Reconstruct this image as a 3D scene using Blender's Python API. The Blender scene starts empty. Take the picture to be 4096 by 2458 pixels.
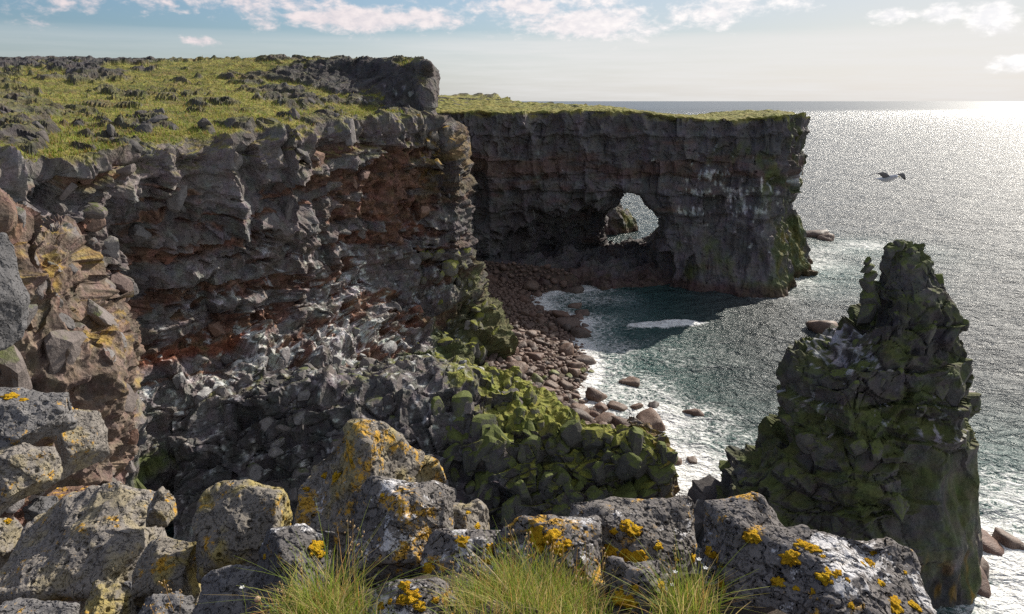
import bpy, bmesh, math, random
import numpy as np
from concurrent.futures import ThreadPoolExecutor
from mathutils import Vector, Matrix, Euler
random.seed(7)
RG = np.random.default_rng(11)
R = math.radians
F32 = np.float32
sc = bpy.context.scene
COL = sc.collection

# ------------------------------------------------------------------ camera
CAMZ = 30.0
PITCH = R(16.8)
FPX = 2731.0                      # focal length in photograph pixels (4096 wide)
cam = bpy.data.cameras.new('camera')
cam.sensor_width = 36.0
cam.lens = 36.0 * FPX / 4096
cam.clip_start = 0.05
cam.clip_end = 90000
cam.dof.use_dof = False
camo = bpy.data.objects.new('camera', cam)
COL.objects.link(camo)
camo.location = (0, 0, CAMZ)
camo.rotation_euler = (math.pi / 2 - PITCH, 0, 0)
sc.camera = camo

# ------------------------------------------------------------------ sky and sun
SUN_AZ, SUN_EL = R(43), R(33)      # azimuth measured from +Y towards +X
SUNDIR = Vector((math.sin(SUN_AZ) * math.cos(SUN_EL), math.cos(SUN_AZ) * math.cos(SUN_EL), math.sin(SUN_EL)))
sun = bpy.data.lights.new('sun', 'SUN')
sun.energy = 5.0
sun.angle = R(0.5)
sun.color = (1.0, 0.93, 0.82)
suno = bpy.data.objects.new('sun', sun)
COL.objects.link(suno)
suno.rotation_euler = (-SUNDIR).to_track_quat('-Z', 'Y').to_euler()
suno.location = (60, 60, 90)

world = bpy.data.worlds.new("World")
sc.world = world
world.use_nodes = True


class NB:
    """small node-tree writer"""
    def __init__(s, tree):
        s.t = tree; s.n = tree.nodes; s.l = tree.links

    def new(s, typ, **kw):
        nd = s.n.new(typ)
        for k, v in kw.items():
            setattr(nd, k, v)
        return nd

    def put(s, sock, v):
        if v is None:
            return
        if isinstance(v, bpy.types.NodeSocket):
            s.l.new(v, sock)
        elif isinstance(v, (tuple, list)) and len(v) == 3 and sock.type == 'RGBA':
            sock.default_value = (*v, 1)
        else:
            sock.default_value = v

    def math(s, op, a, b=None, c=None, clamp=False):
        nd = s.new('ShaderNodeMath', operation=op, use_clamp=clamp)
        s.put(nd.inputs[0], a); s.put(nd.inputs[1], b); s.put(nd.inputs[2], c)
        return nd.outputs[0]

    def vmath(s, op, a, b=None, scale=None):
        nd = s.new('ShaderNodeVectorMath', operation=op)
        s.put(nd.inputs[0], a); s.put(nd.inputs[1], b)
        if scale is not None:
            s.put(nd.inputs['Scale'], scale)
        return nd.outputs['Value'] if op in ('LENGTH', 'DOT_PRODUCT', 'DISTANCE') else nd.outputs[0]

    def mix(s, f, a, b, blend='MIX'):
        nd = s.new('ShaderNodeMix', data_type='RGBA', blend_type=blend)
        s.put(nd.inputs[0], f); s.put(nd.inputs[6], a); s.put(nd.inputs[7], b)
        return nd.outputs[2]

    def noise(s, vec, scale, detail=4, rough=0.55, dist=0.0, col=False):
        nd = s.new('ShaderNodeTexNoise')
        s.put(nd.inputs['Vector'], vec); s.put(nd.inputs['Scale'], scale)
        nd.inputs['Detail'].default_value = detail
        nd.inputs['Roughness'].default_value = rough
        nd.inputs['Distortion'].default_value = dist
        return nd.outputs[1 if col else 0]

    def voro(s, vec, scale, feature='F1', rnd=1.0, out='Distance'):
        nd = s.new('ShaderNodeTexVoronoi', feature=feature)
        s.put(nd.inputs['Vector'], vec); s.put(nd.inputs['Scale'], scale)
        nd.inputs['Randomness'].default_value = rnd
        return nd.outputs[out]

    def step(s, v, lo, hi, a=0.0, b=1.0):
        nd = s.new('ShaderNodeMapRange', interpolation_type='SMOOTHSTEP')
        s.put(nd.inputs['Value'], v)
        s.put(nd.inputs['From Min'], lo); s.put(nd.inputs['From Max'], hi)
        s.put(nd.inputs['To Min'], a); s.put(nd.inputs['To Max'], b)
        return nd.outputs[0]

    def ramp(s, v, stops):
        nd = s.new('ShaderNodeValToRGB')
        cr = nd.color_ramp
        while len(cr.elements) > 1:
            cr.elements.remove(cr.elements[-1])
        cr.elements[0].position = stops[0][0]; cr.elements[0].color = (*stops[0][1], 1)
        for p, c in stops[1:]:
            e = cr.elements.new(p); e.color = (*c, 1)
        s.put(nd.inputs[0], v)
        return nd.outputs[0]

    def bump(s, h, strength, dist, normal=None):
        nd = s.new('ShaderNodeBump')
        s.put(nd.inputs['Height'], h); nd.inputs['Strength'].default_value = strength
        nd.inputs['Distance'].default_value = dist
        s.put(nd.inputs['Normal'], normal)
        return nd.outputs[0]


def cam_ray(px, py):
    """world direction of a photograph pixel"""
    a = (px - 2048) / FPX; b = -(py - 1229) / FPX
    return Vector((a, math.cos(PITCH) + b * math.sin(PITCH), -math.sin(PITCH) + b * math.cos(PITCH)))


def build_world():
    w = NB(world.node_tree)
    w.n.clear()
    sky = w.new('ShaderNodeTexSky', sky_type='NISHITA')
    sky.sun_disc = False
    sky.sun_elevation = SUN_EL
    sky.sun_rotation = SUN_AZ
    sky.air_density = 1.0; sky.dust_density = 1.6; sky.ozone_density = 1.2
    tc = w.new('ShaderNodeTexCoord')
    d = tc.outputs['Generated']
    sep = w.new('ShaderNodeSeparateXYZ'); w.put(sep.inputs[0], d)
    x, y, z = sep.outputs
    az = w.math('ARCTAN2', x, y)
    el = w.math('ARCSINE', z)
    # direction in degrees, azimuth stretched less than elevation so that clouds lie flat
    comb = w.new('ShaderNodeCombineXYZ')
    w.put(comb.inputs[0], w.math('MULTIPLY', az, 57.3)); w.put(comb.inputs[1], w.math('MULTIPLY', el, 57.3 * 1.9))
    v = comb.outputs[0]
    n1 = w.noise(v, 0.22, 8, 0.6, 0.3)
    n2 = w.noise(v, 0.9, 6, 0.6, 0.2)
    nn = w.math('ADD', w.math('MULTIPLY', n1, 0.65), w.math('MULTIPLY', n2, 0.35))
    # the clouds the photograph shows: centre (pixel), half size (pixel), amount
    cl = [(1450, 75, 360, 42, 1.0), (1150, 20, 260, 55, .75), (2350, 95, 300, 50, 1.0), (2130, 25, 260, 45, .8),
          (2920, 30, 230, 60, .8), (2480, 40, 120, 40, .5), (700, 20, 190, 48, .62), (300, 20, 170, 40, .6), (60, 30, 140, 60, .5),
          (3570, 62, 90, 22, .62), (3780, 60, 60, 36, .72), (3975, 88, 70, 46, .95), (4080, 250, 80, 30, 1.0), (790, 168, 70, 16, .6),
          (150, 85, 60, 18, .45), (2180, 190, 70, 20, .4), (2310, 190, 60, 14, .45), (-600, 60, 260, 60, .7),
          (4500, 120, 220, 60, .9), (5100, 40, 300, 80, .8)]
    tot = None
    for (px, py, sx, sy, am) in cl:
        r = cam_ray(px, py).normalized()
        a0 = math.degrees(math.atan2(r.x, r.y)); e0 = math.degrees(math.asin(r.z))
        wx = sx / FPX * 57.3 * 0.9; wy = sy / FPX * 57.3
        dx = w.math('DIVIDE', w.math('SUBTRACT', w.math('MULTIPLY', az, 57.3), a0), wx)
        dy = w.math('DIVIDE', w.math('SUBTRACT', w.math('MULTIPLY', el, 57.3), e0), wy)
        q = w.math('ADD', w.math('MULTIPLY', dx, dx), w.math('MULTIPLY', dy, dy))
        g = w.math('MULTIPLY', w.math('EXPONENT', w.math('MULTIPLY', q, -0.55)), am)
        tot = g if tot is None else w.math('MAXIMUM', tot, g)
    # generic broken cloud elsewhere (higher up and round the horizon)
    up = w.step(el, 0.30, 0.55)
    gen = w.math('MULTIPLY', up, 0.50)
    behind = w.step(w.math('ABSOLUTE', az), 0.95, 1.4)
    gen = w.math('MAXIMUM', gen, w.math('MULTIPLY', behind, w.math('MULTIPLY', w.step(el, .08, .2), .45)))
    tot = w.math('MAXIMUM', tot, gen)
    dens = w.math('ADD', w.math('MULTIPLY', tot, 0.95), w.math('MULTIPLY', w.math('SUBTRACT', nn, 0.5), 2.6))
    mask = w.step(dens, 0.34, 0.80)
    mask = w.math('MULTIPLY', mask, w.step(tot, 0.05, 0.25))
    # thin high veil bank above the horizon
    st = w.noise(w.vmath('MULTIPLY', v, (0.35, 3.0, 1)), 0.3, 6, .6)
    elj = w.math('ADD', el, w.math('MULTIPLY', w.math('SUBTRACT', st, .5), 0.018))
    veil = w.math('MULTIPLY', w.step(elj, 0.092, 0.074), w.step(az, -0.35, 0.1, 0.35, .85))
    vn = w.step(st, .3, .7, .72, 1.0)
    veil = w.math('MULTIPLY', veil, vn)
    STR = 0.10
    base = w.mix(1.0, w.mix(w.step(az, -.4, .7), sky.outputs[0], w.mix(.65, sky.outputs[0], (4.6, 5.3, 5.9))), w.mix(w.step(az, -.6, .6), (0.53, 0.665, 0.80), (0.64, 0.655, 0.70)), 'MULTIPLY')
    # cloud brightness grows towards the sun, as the photograph shows
    toward = w.math('ADD', w.step(az, -0.7, 0.75), 0.0)
    cc = w.mix(toward, (6.6, 5.7, 5.7), (8.4, 8.2, 8.0))
    cc2 = w.mix(w.step(n2, .35, .7), w.mix(1.0, cc, (.82, .84, .88), 'MULTIPLY'), cc)
    vc = w.mix(toward, (5.7, 5.75, 5.8), (6.3, 6.2, 6.1))
    c = w.mix(veil, base, vc)
    c = w.mix(w.math('MULTIPLY', mask, .93), c, cc2)
    bg = w.new('ShaderNodeBackground')
    w.put(bg.inputs[0], c); bg.inputs[1].default_value = STR
    out = w.new('ShaderNodeOutputWorld')
    w.l.new(bg.outputs[0], out.inputs[0])


build_world()
sc.view_settings.view_transform = 'Standard'
sc.view_settings.look = 'None'
sc.view_settings.exposure = 0.45
sc.view_settings.gamma = 1.0
sc.view_settings.use_curve_mapping = False
sc.render.engine = 'CYCLES'
sc.cycles.use_denoising = False
sc.cycles.max_bounces = 5
sc.cycles.diffuse_bounces = 2
sc.cycles.glossy_bounces = 2
sc.cycles.transmission_bounces = 2
sc.cycles.volume_bounces = 0
sc.cycles.sample_clamp_indirect = 6

# ------------------------------------------------------------------ noise in numpy
_pr = np.random.default_rng(3)
PERM = np.concatenate([_pr.permutation(256)] * 2).astype(np.int32)
_g = _pr.normal(size=(256, 3)); GRAD = (_g / np.linalg.norm(_g, axis=1)[:, None]).astype(F32)
RND = _pr.random((256, 4)).astype(F32)


def _par(fn, Pt):
    Pt = np.ascontiguousarray(Pt, dtype=F32)
    n = len(Pt)
    cs = [Pt[i:i + 20000] for i in range(0, n, 20000)]
    if len(cs) == 1:
        return fn(cs[0])
    with ThreadPoolExecutor(4) as ex:
        res = list(ex.map(fn, cs))
    if isinstance(res[0], tuple):
        return tuple(np.concatenate([r[k] for r in res]) for k in range(len(res[0])))
    return np.concatenate(res)


def _perlin(Pt):
    i = np.floor(Pt).astype(np.int32); f = Pt - i
    u = f * f * f * (f * (f * 6 - 15) + 10)
    ix, iy, iz = i[:, 0] & 255, i[:, 1] & 255, i[:, 2] & 255
    out = 0
    for dx in (0, 1):
        a = PERM[(ix + dx) & 255]
        wx = u[:, 0] if dx else 1 - u[:, 0]
        for dy in (0, 1):
            b = PERM[(a + iy + dy) & 255]
            wy = wx * (u[:, 1] if dy else 1 - u[:, 1])
            for dz in (0, 1):
                h = PERM[(b + iz + dz) & 255]
                g = GRAD[h]
                dt = g[:, 0] * (f[:, 0] - dx) + g[:, 1] * (f[:, 1] - dy) + g[:, 2] * (f[:, 2] - dz)
                out = out + dt * wy * (u[:, 2] if dz else 1 - u[:, 2])
    return out.astype(F32)


def fbm(Pt, scale=1.0, octv=4, gain=0.5, seed=0, ridged=False):
    """roughly -1..1 ; scale = feature size in metres (number or 3)"""
    Q = np.asarray(Pt, dtype=F32) / np.asarray(scale, dtype=F32) + F32(seed * 17.31)

    def fn(c):
        s = 0; a = 1.0; tot = 0
        for o in range(octv):
            v = _perlin(c * F32(2 ** o) + F32(o * 7.7)) * 1.7
            if ridged:
                v = 1 - 2 * np.abs(v)
            s = s + v * a; tot += a; a *= gain
        return (s / tot).astype(F32)
    return _par(fn, Q)


def voronoi(Pt, scale=1.0, seed=0, jit=0.9):
    """F1, F2, delta from the cell point (3), cell random (4)"""
    Q = np.asarray(Pt, dtype=F32) / np.asarray(scale, dtype=F32) + F32(seed * 13.7)

    def fn(c):
        i = np.floor(c).astype(np.int32); f = (c - i).astype(F32)
        n = len(c)
        F1 = np.full(n, 9, F32); F2 = np.full(n, 9, F32)
        D = np.zeros((n, 3), F32); H = np.zeros(n, np.int32)
        for dx in (-1, 0, 1):
            a = PERM[(i[:, 0] + dx) & 255]
            for dy in (-1, 0, 1):
                b = PERM[(a + i[:, 1] + dy) & 255]
                for dz in (-1, 0, 1):
                    h = PERM[(b + i[:, 2] + dz) & 255]
                    o = (RND[h, :3] - 0.5) * jit + F32(0.5)
                    d = f - o - np.array([dx, dy, dz], F32)
                    q = (d * d).sum(1)
                    m = q < F1
                    F2 = np.where(m, F1, np.minimum(F2, q))
                    F1 = np.where(m, q, F1)
                    D[m] = d[m]; H[m] = h[m]
        return np.sqrt(F1), np.sqrt(F2), D, RND[(H * 7 + 31) & 255]
    return _par(fn, Q)


def sstep(a, b, x):
    t = np.clip((x - a) / (b - a), 0, 1)
    return t * t * (3 - 2 * t)


def blocks(Pt, scale, seed, tilt=1.0, crack=0.10):
    """displacement of chiselled blocks, crack mask (1 inside a joint), cell random"""
    F1, F2, D, Rn = voronoi(Pt, scale, seed)
    tv = (Rn[:, [1, 2, 3]] - 0.5)
    d = (Rn[:, 0] - 0.5) + (D * tv).sum(1) * 2.0 * tilt
    e = F2 - F1
    cr = 1 - sstep(0.0, crack, e)
    return d.astype(F32), cr.astype(F32), Rn


def facets(Pt, scale, seed, tilt=1.6, c=.9, jit=.95, rnd=.9):
    """broken-rock relief: lower envelope of randomly tilted faces, so faces meet in sharp ridges; about -.5..+.5"""
    Q = np.asarray(Pt, dtype=F32) / np.asarray(scale, dtype=F32) + F32(seed * 11.3)

    def fn(q):
        i = np.floor(q).astype(np.int32); f = (q - i).astype(F32)
        best = np.full(len(q), 99, F32); H = np.zeros(len(q), np.int32)
        for dx in (-1, 0, 1):
            a = PERM[(i[:, 0] + dx) & 255]
            for dy in (-1, 0, 1):
                b = PERM[(a + i[:, 1] + dy) & 255]
                for dz in (-1, 0, 1):
                    h = PERM[(b + i[:, 2] + dz) & 255]
                    d = f - (RND[h, :3] - 0.5) * jit - F32(0.5) - np.array([dx, dy, dz], F32)
                    r = RND[(h * 7 + 31) & 255]
                    v = r[:, 0] * rnd + (d * (r[:, 1:4] - .5)).sum(1) * 2 * tilt + c * (d * d).sum(1)
                    m = v < best
                    best = np.where(m, v, best); H = np.where(m, h, H)
        return (best - .25).astype(F32), RND[(H * 5 + 11) & 255]
    v, r = _par(fn, Q)
    return v - v.mean(), r


# ------------------------------------------------------------------ placing by sight line
CP, SP = math.cos(PITCH), math.sin(PITCH)


def P(px, py, Y):
    r = cam_ray(px, py); t = Y / r.y
    return np.array([r.x * t, Y, CAMZ + r.z * t])


def Pz(px, Y, z):
    t = Y * CP + (CAMZ - z) * SP
    return np.array([(px - 2048) / FPX * t, Y, z])


def Ps(px, py, z=0.0):
    """the point at height z that the photograph shows at this pixel"""
    r = cam_ray(px, py); t = (z - CAMZ) / r.z
    return np.array([r.x * t, r.y * t, z])


# ------------------------------------------------------------------ mesh helpers
def cr_resample(A, n, axis):
    """Catmull-Rom resample of lattice A along axis to n samples"""
    A = np.moveaxis(np.asarray(A, dtype=float), axis, 0)
    m = len(A)
    t = np.linspace(0, m - 1, n) if np.isscalar(n) else np.asarray(n)
    i = np.clip(np.floor(t).astype(int), 0, m - 2); f = (t - i).reshape((-1,) + (1,) * (A.ndim - 1))
    g = lambda k: A[np.clip(k, 0, m - 1)]
    p0, p1, p2, p3 = g(i - 1), g(i), g(i + 1), g(i + 2)
    v = 0.5 * ((2 * p1) + (-p0 + p2) * f + (2 * p0 - 5 * p1 + 4 * p2 - p3) * f ** 2 + (-p0 + 3 * p1 - 3 * p2 + p3) * f ** 3)
    return np.moveaxis(v, 0, axis)


def grid_faces(nv, nu, closed=False):
    idx = np.arange(nv * nu).reshape(nv, nu)
    if closed:
        idx = np.concatenate([idx, idx[:, :1]], 1)
    return np.stack([idx[:-1, :-1], idx[:-1, 1:], idx[1:, 1:], idx[1:, :-1]], -1).reshape(-1, 4)


def grid_normals(G, closed=False):
    if closed:
        du = np.roll(G, -1, 1) - np.roll(G, 1, 1)
    else:
        du = np.gradient(G, axis=1)
    dv = np.gradient(G, axis=0)
    n = np.cross(du, dv)
    return n / np.maximum(np.linalg.norm(n, axis=-1, keepdims=True), 1e-9)


def mk_mesh(name, V, Fc, mat=None, smooth=False):
    V = np.ascontiguousarray(V, dtype=F32).reshape(-1, 3)
    Fc = np.ascontiguousarray(Fc, dtype=np.int32)
    k = Fc.shape[1]
    me = bpy.data.meshes.new(name)
    me.vertices.add(len(V)); me.vertices.foreach_set('co', V.ravel())
    me.loops.add(Fc.size); me.loops.foreach_set('vertex_index', Fc.ravel())
    me.polygons.add(len(Fc))
    me.polygons.foreach_set('loop_start', np.arange(0, Fc.size, k, dtype=np.int32))
    me.polygons.foreach_set('use_smooth', np.full(len(Fc), bool(smooth)))
    me.update(calc_edges=True)
    if mat:
        me.materials.append(mat)
    return me


def vnorm(me):
    n = np.empty(len(me.vertices) * 3, F32)
    me.vertex_normals.foreach_get('vector', n)
    return n.reshape(-1, 3)


def set_col(me, C, name='Col'):
    C = np.asarray(C, dtype=F32)
    if C.ndim == 1:
        C = np.repeat(C[:, None], 3, 1)
    C4 = np.concatenate([np.clip(C, 0, 10), np.ones((len(C), 1), F32)], 1)
    at = me.color_attributes.new(name, 'FLOAT_COLOR', 'POINT')
    at.data.foreach_set('color', np.ascontiguousarray(C4, dtype=F32).ravel())


def link(name, me, parent=None, kind=None, label=None, cat=None, group=None, loc=None):
    o = bpy.data.objects.new(name, me)
    COL.objects.link(o)
    if parent is not None:
        o.parent = parent
    if kind: o['kind'] = kind
    if label: o['label'] = label
    if cat: o['category'] = cat
    if group: o['group'] = group
    if loc is not None: o.location = loc
    return o


def mixc(a, b, m):
    m = np.asarray(m)[:, None]
    return a * (1 - m) + np.asarray(b, dtype=F32)[None, :] * m if np.ndim(b) == 1 else a * (1 - m) + b * m


# ------------------------------------------------------------------ materials
def new_mat(name):
    m = bpy.data.materials.new(name); m.use_nodes = True
    b = NB(m.node_tree); b.n.clear()
    out = b.new('ShaderNodeOutputMaterial'); bs = b.new('ShaderNodeBsdfPrincipled')
    b.l.new(bs.outputs[0], out.inputs[0])
    return m, b, bs


def attr_col(b, name='Col'):
    nd = b.new('ShaderNodeVertexColor', layer_name=name)
    return nd.outputs[0]


def mat_terrain(name, s, bump, dist, rough=0.88, spec=0.25, contrast=0.5):
    """macro colour from the mesh, grain and relief from noise; s = grain size in metres"""
    m, b, bs = new_mat(name)
    geo = b.new('ShaderNodeNewGeometry'); p = geo.outputs['Position']
    c = attr_col(b)
    n = b.noise(p, 1 / s, 6, .65)
    n2 = b.noise(p, 4.3 / s, 5, .7)
    v = b.voro(p, 1.6 / s)
    k = b.math('ADD', b.math('MULTIPLY', b.math('SUBTRACT', n, .5), 2.2 * contrast), 1.0)
    k = b.math('MULTIPLY', k, b.math('ADD', b.math('MULTIPLY', b.math('SUBTRACT', n2, .5), 1.9 * contrast), 1.0))
    k = b.math('MAXIMUM', k, .25)
    kc = b.new('ShaderNodeCombineXYZ')
    for q in range(3): b.put(kc.inputs[q], k)
    c2 = b.mix(1.0, c, kc.outputs[0], 'MULTIPLY')
    tint = b.noise(p, .45 / s, 3, .5, col=True)
    c2 = b.mix(.22, c2, b.mix(1.0, c2, b.mix(1, tint, (1.9, 1.9, 1.9), 'MULTIPLY'), 'MULTIPLY'))
    b.put(bs.inputs['Base Color'], c2)
    bs.inputs['Roughness'].default_value = rough
    bs.inputs['Specular IOR Level'].default_value = spec
    h = b.math('ADD', b.math('MULTIPLY', n, 1.0), b.math('ADD', b.math('MULTIPLY', n2, .45), b.math('MULTIPLY', v, .5)))
    b.put(bs.inputs['Normal'], b.bump(h, bump, dist))
    return m


M_CLIFF = mat_terrain('basalt_cliff', .42, 1.0, .20, contrast=.75)
M_GRASSY = mat_terrain('grassy_lava', .35, .9, .12, contrast=.6)
M_FAR = mat_terrain('far_basalt', .9, .9, .25, contrast=.45)
M_STACK = mat_terrain('stack_basalt', .4, .9, .12, contrast=.55)
M_SPUR = mat_terrain('scoria', .10, .9, .05, contrast=.6)


def rock_disp(V, N, big, small, fine, seed, stretch=(1, 1, 1.5)):
    """multi scale chiselled displacement; returns new positions, helper masks"""
    V = V.astype(F32)
    st = np.array(stretch, F32)
    w = np.stack([fbm(V, big * 1.3, 2, seed=seed + k) for k in (1, 2, 3)], 1)
    Vw = V + w * big * 0.22
    d1, c1, r1 = blocks(Vw, st * big, seed)
    d2, c2, r2 = blocks(Vw, st * small, seed + 5)
    f = fbm(V, fine, 3, .6, seed=seed + 9)
    return d1, c1, r1, d2, c2, r2, f

GREY = np.array([.165, .150, .148], F32)
DARK = np.array([.085, .080, .080], F32)
BROWN = np.array([.175, .098, .070], F32)
RUST = np.array([.28, .105, .06], F32)
MOSS = np.array([.20, .205, .028], F32)
MOSSD = np.array([.080, .098, .026], F32)
LICH = np.array([.42, .25, .030], F32)
GUANO = np.array([.60, .60, .58], F32)
GRASS = np.array([.225, .205, .045], F32)
GRASSD = np.array([.10, .105, .030], F32)


def seg_t(counts):
    t = [0.0]
    for i, c in enumerate(counts):
        t += list(i + (np.arange(c) + 1) / c)
    return np.array(t)


# ------------------------------------------------------------------ the sea
def seg_dist(XY, poly):
    d = np.full(len(XY), 1e9)
    for a, b in zip(poly[:-1], poly[1:]):
        a = np.array(a[:2]); b = np.array(b[:2]); ab = b - a
        t = np.clip(((XY - a) @ ab) / (ab @ ab + 1e-9), 0, 1)
        d = np.minimum(d, np.linalg.norm(XY - (a + t[:, None] * ab), axis=1))
    return d


SHORE = [Ps(x, y) for x, y in [(2330, 1160), (2235, 1168), (2150, 1190), (2175, 1250), (2330, 1290), (2290, 1345), (2335, 1410), (2360, 1490), (2320, 1570),
                               (2350, 1650), (2450, 1720), (2560, 1760), (2650, 1800)]]
SHORE2 = [Ps(x, y) for x, y in [(2690, 1860), (2700, 2010), (2830, 1990), (2950, 1980)]]


def build_sea():
    na = 400
    rr = np.concatenate([np.geomspace(24, 420, 420, endpoint=False), np.geomspace(420, 60000, 80)])
    aa = np.radians(np.linspace(-40, 52, na))
    Rr, Aa = np.meshgrid(rr, aa, indexing='ij')
    X = (Rr * np.sin(Aa)).ravel(); Y = (Rr * np.cos(Aa)).ravel()
    XY = np.stack([X, Y], 1)
    r = Rr.ravel()
    Q = np.stack([X, Y, np.zeros_like(X)], 1)
    near = r < 700
    z = np.zeros(len(X), F32)
    Qn = Q[near]
    amp = sstep(700, 200, r[near])
    wv = fbm(Qn, (9, 6, 1), 3, .5, seed=2) * .34 + fbm(Qn, (2.6, 1.7, 1), 3, .6, seed=4, ridged=True) * .13
    z[near] = wv * amp
    d = seg_dist(XY[near], SHORE)
    d2 = seg_dist(XY[near], SHORE2)
    nz = fbm(Qn, 7, 4, .55, seed=6)
    foam = np.exp(-np.maximum(d - 1.0, 0) / 3.6) * 1.05
    foam = np.maximum(foam, np.exp(-np.maximum(d2 - 2.0, 0) / 5) * 1.1)

    def blob(px, py, sx, sy, a, rot=0.0):
        c = Ps(px, py)
        dx = XY[near][:, 0] - c[0]; dy = XY[near][:, 1] - c[1]
        u = dx * math.cos(rot) + dy * math.sin(rot); v = -dx * math.sin(rot) + dy * math.cos(rot)
        return a * np.exp(-((u / sx) ** 2 + (v / sy) ** 2))
    B = [(2620, 1690, 7, 7, 1.0), (2720, 1850, 5.5, 8, .95), (2860, 1960, 7, 5, 1.05), (2500, 1560, 6.5, 6, .8), (2420, 1400, 5, 6, .7), (2850, 1700, 5, 6, .42), (2460, 1470, 4, 5, .45),
         (4050, 2250, 5, 8, 1.2), (4000, 2050, 6, 6, .62), (4250, 2100, 9, 9, .9), (4090, 2420, 5, 3, 1.2), (3990, 1850, 5, 5, .3),
         (3160, 1120, 6, 9, .62), (3250, 1050, 7, 10, .62), (3450, 985, 10, 7, .55), (3300, 1010, 9, 9, .45), (3120, 1190, 5, 5, .45), (2700, 1420, 12, 8, .28), (2900, 1780, 6, 6, .42),
         (2300, 1200, 9, 4, .55), (2550, 1620, 5, 4, .5)]
    for b in B:
        foam = np.maximum(foam, blob(*b))
    # the breaking crest in the bay
    wx = blob(2665, 1306, 6.8, 1.35, 1.0, R(10))
    wob = fbm(Qn, 3.0, 3, seed=33)
    crest = wx * (1 + .35 * wob)
    foam = np.maximum(foam, sstep(.30, .62, crest) * 1.8)
    z[near] += crest * .7
    foam = foam + nz * .16 * (foam > .1)
    z[near] += (np.clip(foam, 0, 1) * (.12 * fbm(Qn, 1.4, 3, seed=12) + .1)).astype(F32)
    # shallow turquoise water
    shal = np.maximum(np.exp(-np.maximum(d, 0) / 9) * .9, np.exp(-np.maximum(d2, 0) / 10))
    for b in [(3200, 1080, 16, 16, .8), (3900, 2200, 12, 14, 1.0), (3450, 1000, 16, 14, .6), (4300, 2200, 20, 20, .9)]:
        shal = np.maximum(shal, blob(*b))
    C = np.zeros((len(X), 3), F32)
    C[near, 0] = np.clip(foam, 0, 2); C[near, 1] = shal
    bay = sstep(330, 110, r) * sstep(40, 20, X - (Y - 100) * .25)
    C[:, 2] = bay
    V = Q.copy(); V[:, 2] = z
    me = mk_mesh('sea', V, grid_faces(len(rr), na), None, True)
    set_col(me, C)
    m, b, bs = new_mat('sea_water')
    geo = b.new('ShaderNodeNewGeometry'); p = geo.outputs['Position']
    sp = b.new('ShaderNodeSeparateColor'); b.put(sp.inputs[0], attr_col(b))
    fo, sh, by = sp.outputs[0], sp.outputs[1], sp.outputs[2]
    pw = b.vmath('ADD', p, b.vmath('SCALE', b.vmath('SUBTRACT', b.noise(p, .6, 3, .5, col=True), (.5, .5, .5)), scale=2.2))
    l1 = b.voro(pw, .75, 'DISTANCE_TO_EDGE')
    l2 = b.voro(b.vmath('ADD', pw, (3, 9, 1)), 2.3, 'DISTANCE_TO_EDGE')
    lace = b.math('MAXIMUM', b.step(l1, .16, .0), b.math('MULTIPLY', b.step(l2, .13, .0), .8))
    fn = b.noise(pw, 1.6, 6, .7)
    a = b.math('ADD', fo, b.math('MULTIPLY', b.math('SUBTRACT', fn, .5), 1.25))
    solid = b.step(a, .62, .98)
    lacy = b.math('MULTIPLY', lace, b.step(a, .18, .60))
    # scattered whitecaps on the open sea
    wc = b.noise(b.vmath('MULTIPLY', p, (.05, .09, 1)), 1.0, 8, .72)
    wcap = b.math('MULTIPLY', b.step(wc, .66, .72), .5)
    foam_m = b.math('MAXIMUM', b.math('MAXIMUM', solid, b.math('MULTIPLY', lacy, .8)), wcap)
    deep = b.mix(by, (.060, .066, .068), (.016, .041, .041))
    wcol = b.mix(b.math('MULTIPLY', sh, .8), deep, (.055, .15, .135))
    colr = b.mix(foam_m, wcol, (.80, .80, .78))
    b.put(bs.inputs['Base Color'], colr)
    b.put(bs.inputs['Roughness'], b.math('ADD', b.math('MULTIPLY', foam_m, .5), .31))
    bs.inputs['IOR'].default_value = 1.33
    px = b.vmath('MULTIPLY', p, (1.0, 1.5, 1.0))
    h = b.math('ADD', b.math('MULTIPLY', b.noise(px, .28, 4, .6, .4), 1.5), b.math('MULTIPLY', b.noise(px, 1.1, 4, .6, .5), .55))
    h = b.math('ADD', h, b.math('MULTIPLY', b.noise(px, .06, 3, .5), 3.0))
    h = b.math('ADD', h, b.math('MULTIPLY', b.noise(px, 5.5, 3, .6), .05))
    dist = b.vmath('LENGTH', p)
    h = b.math('ADD', h, b.math('MULTIPLY', b.math('MULTIPLY', b.noise(px, .022, 5, .62), 9.0), b.step(dist, 150, 700)))
    h = b.math('ADD', h, b.math('MULTIPLY', b.math('MULTIPLY', b.noise(px, .006, 5, .65), 26.0), b.step(dist, 900, 3000)))
    nbn = b.new('ShaderNodeBump'); b.put(nbn.inputs['Height'], h); nbn.inputs['Distance'].default_value = 1.5
    b.put(nbn.inputs['Strength'], b.step(dist, 400, 4000, 1.0, .17))
    nb = nbn.outputs[0]
    b.put(bs.inputs['Normal'], nb)
    me.materials.append(m)
    return link('sea', me, kind='structure')


build_sea()


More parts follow.
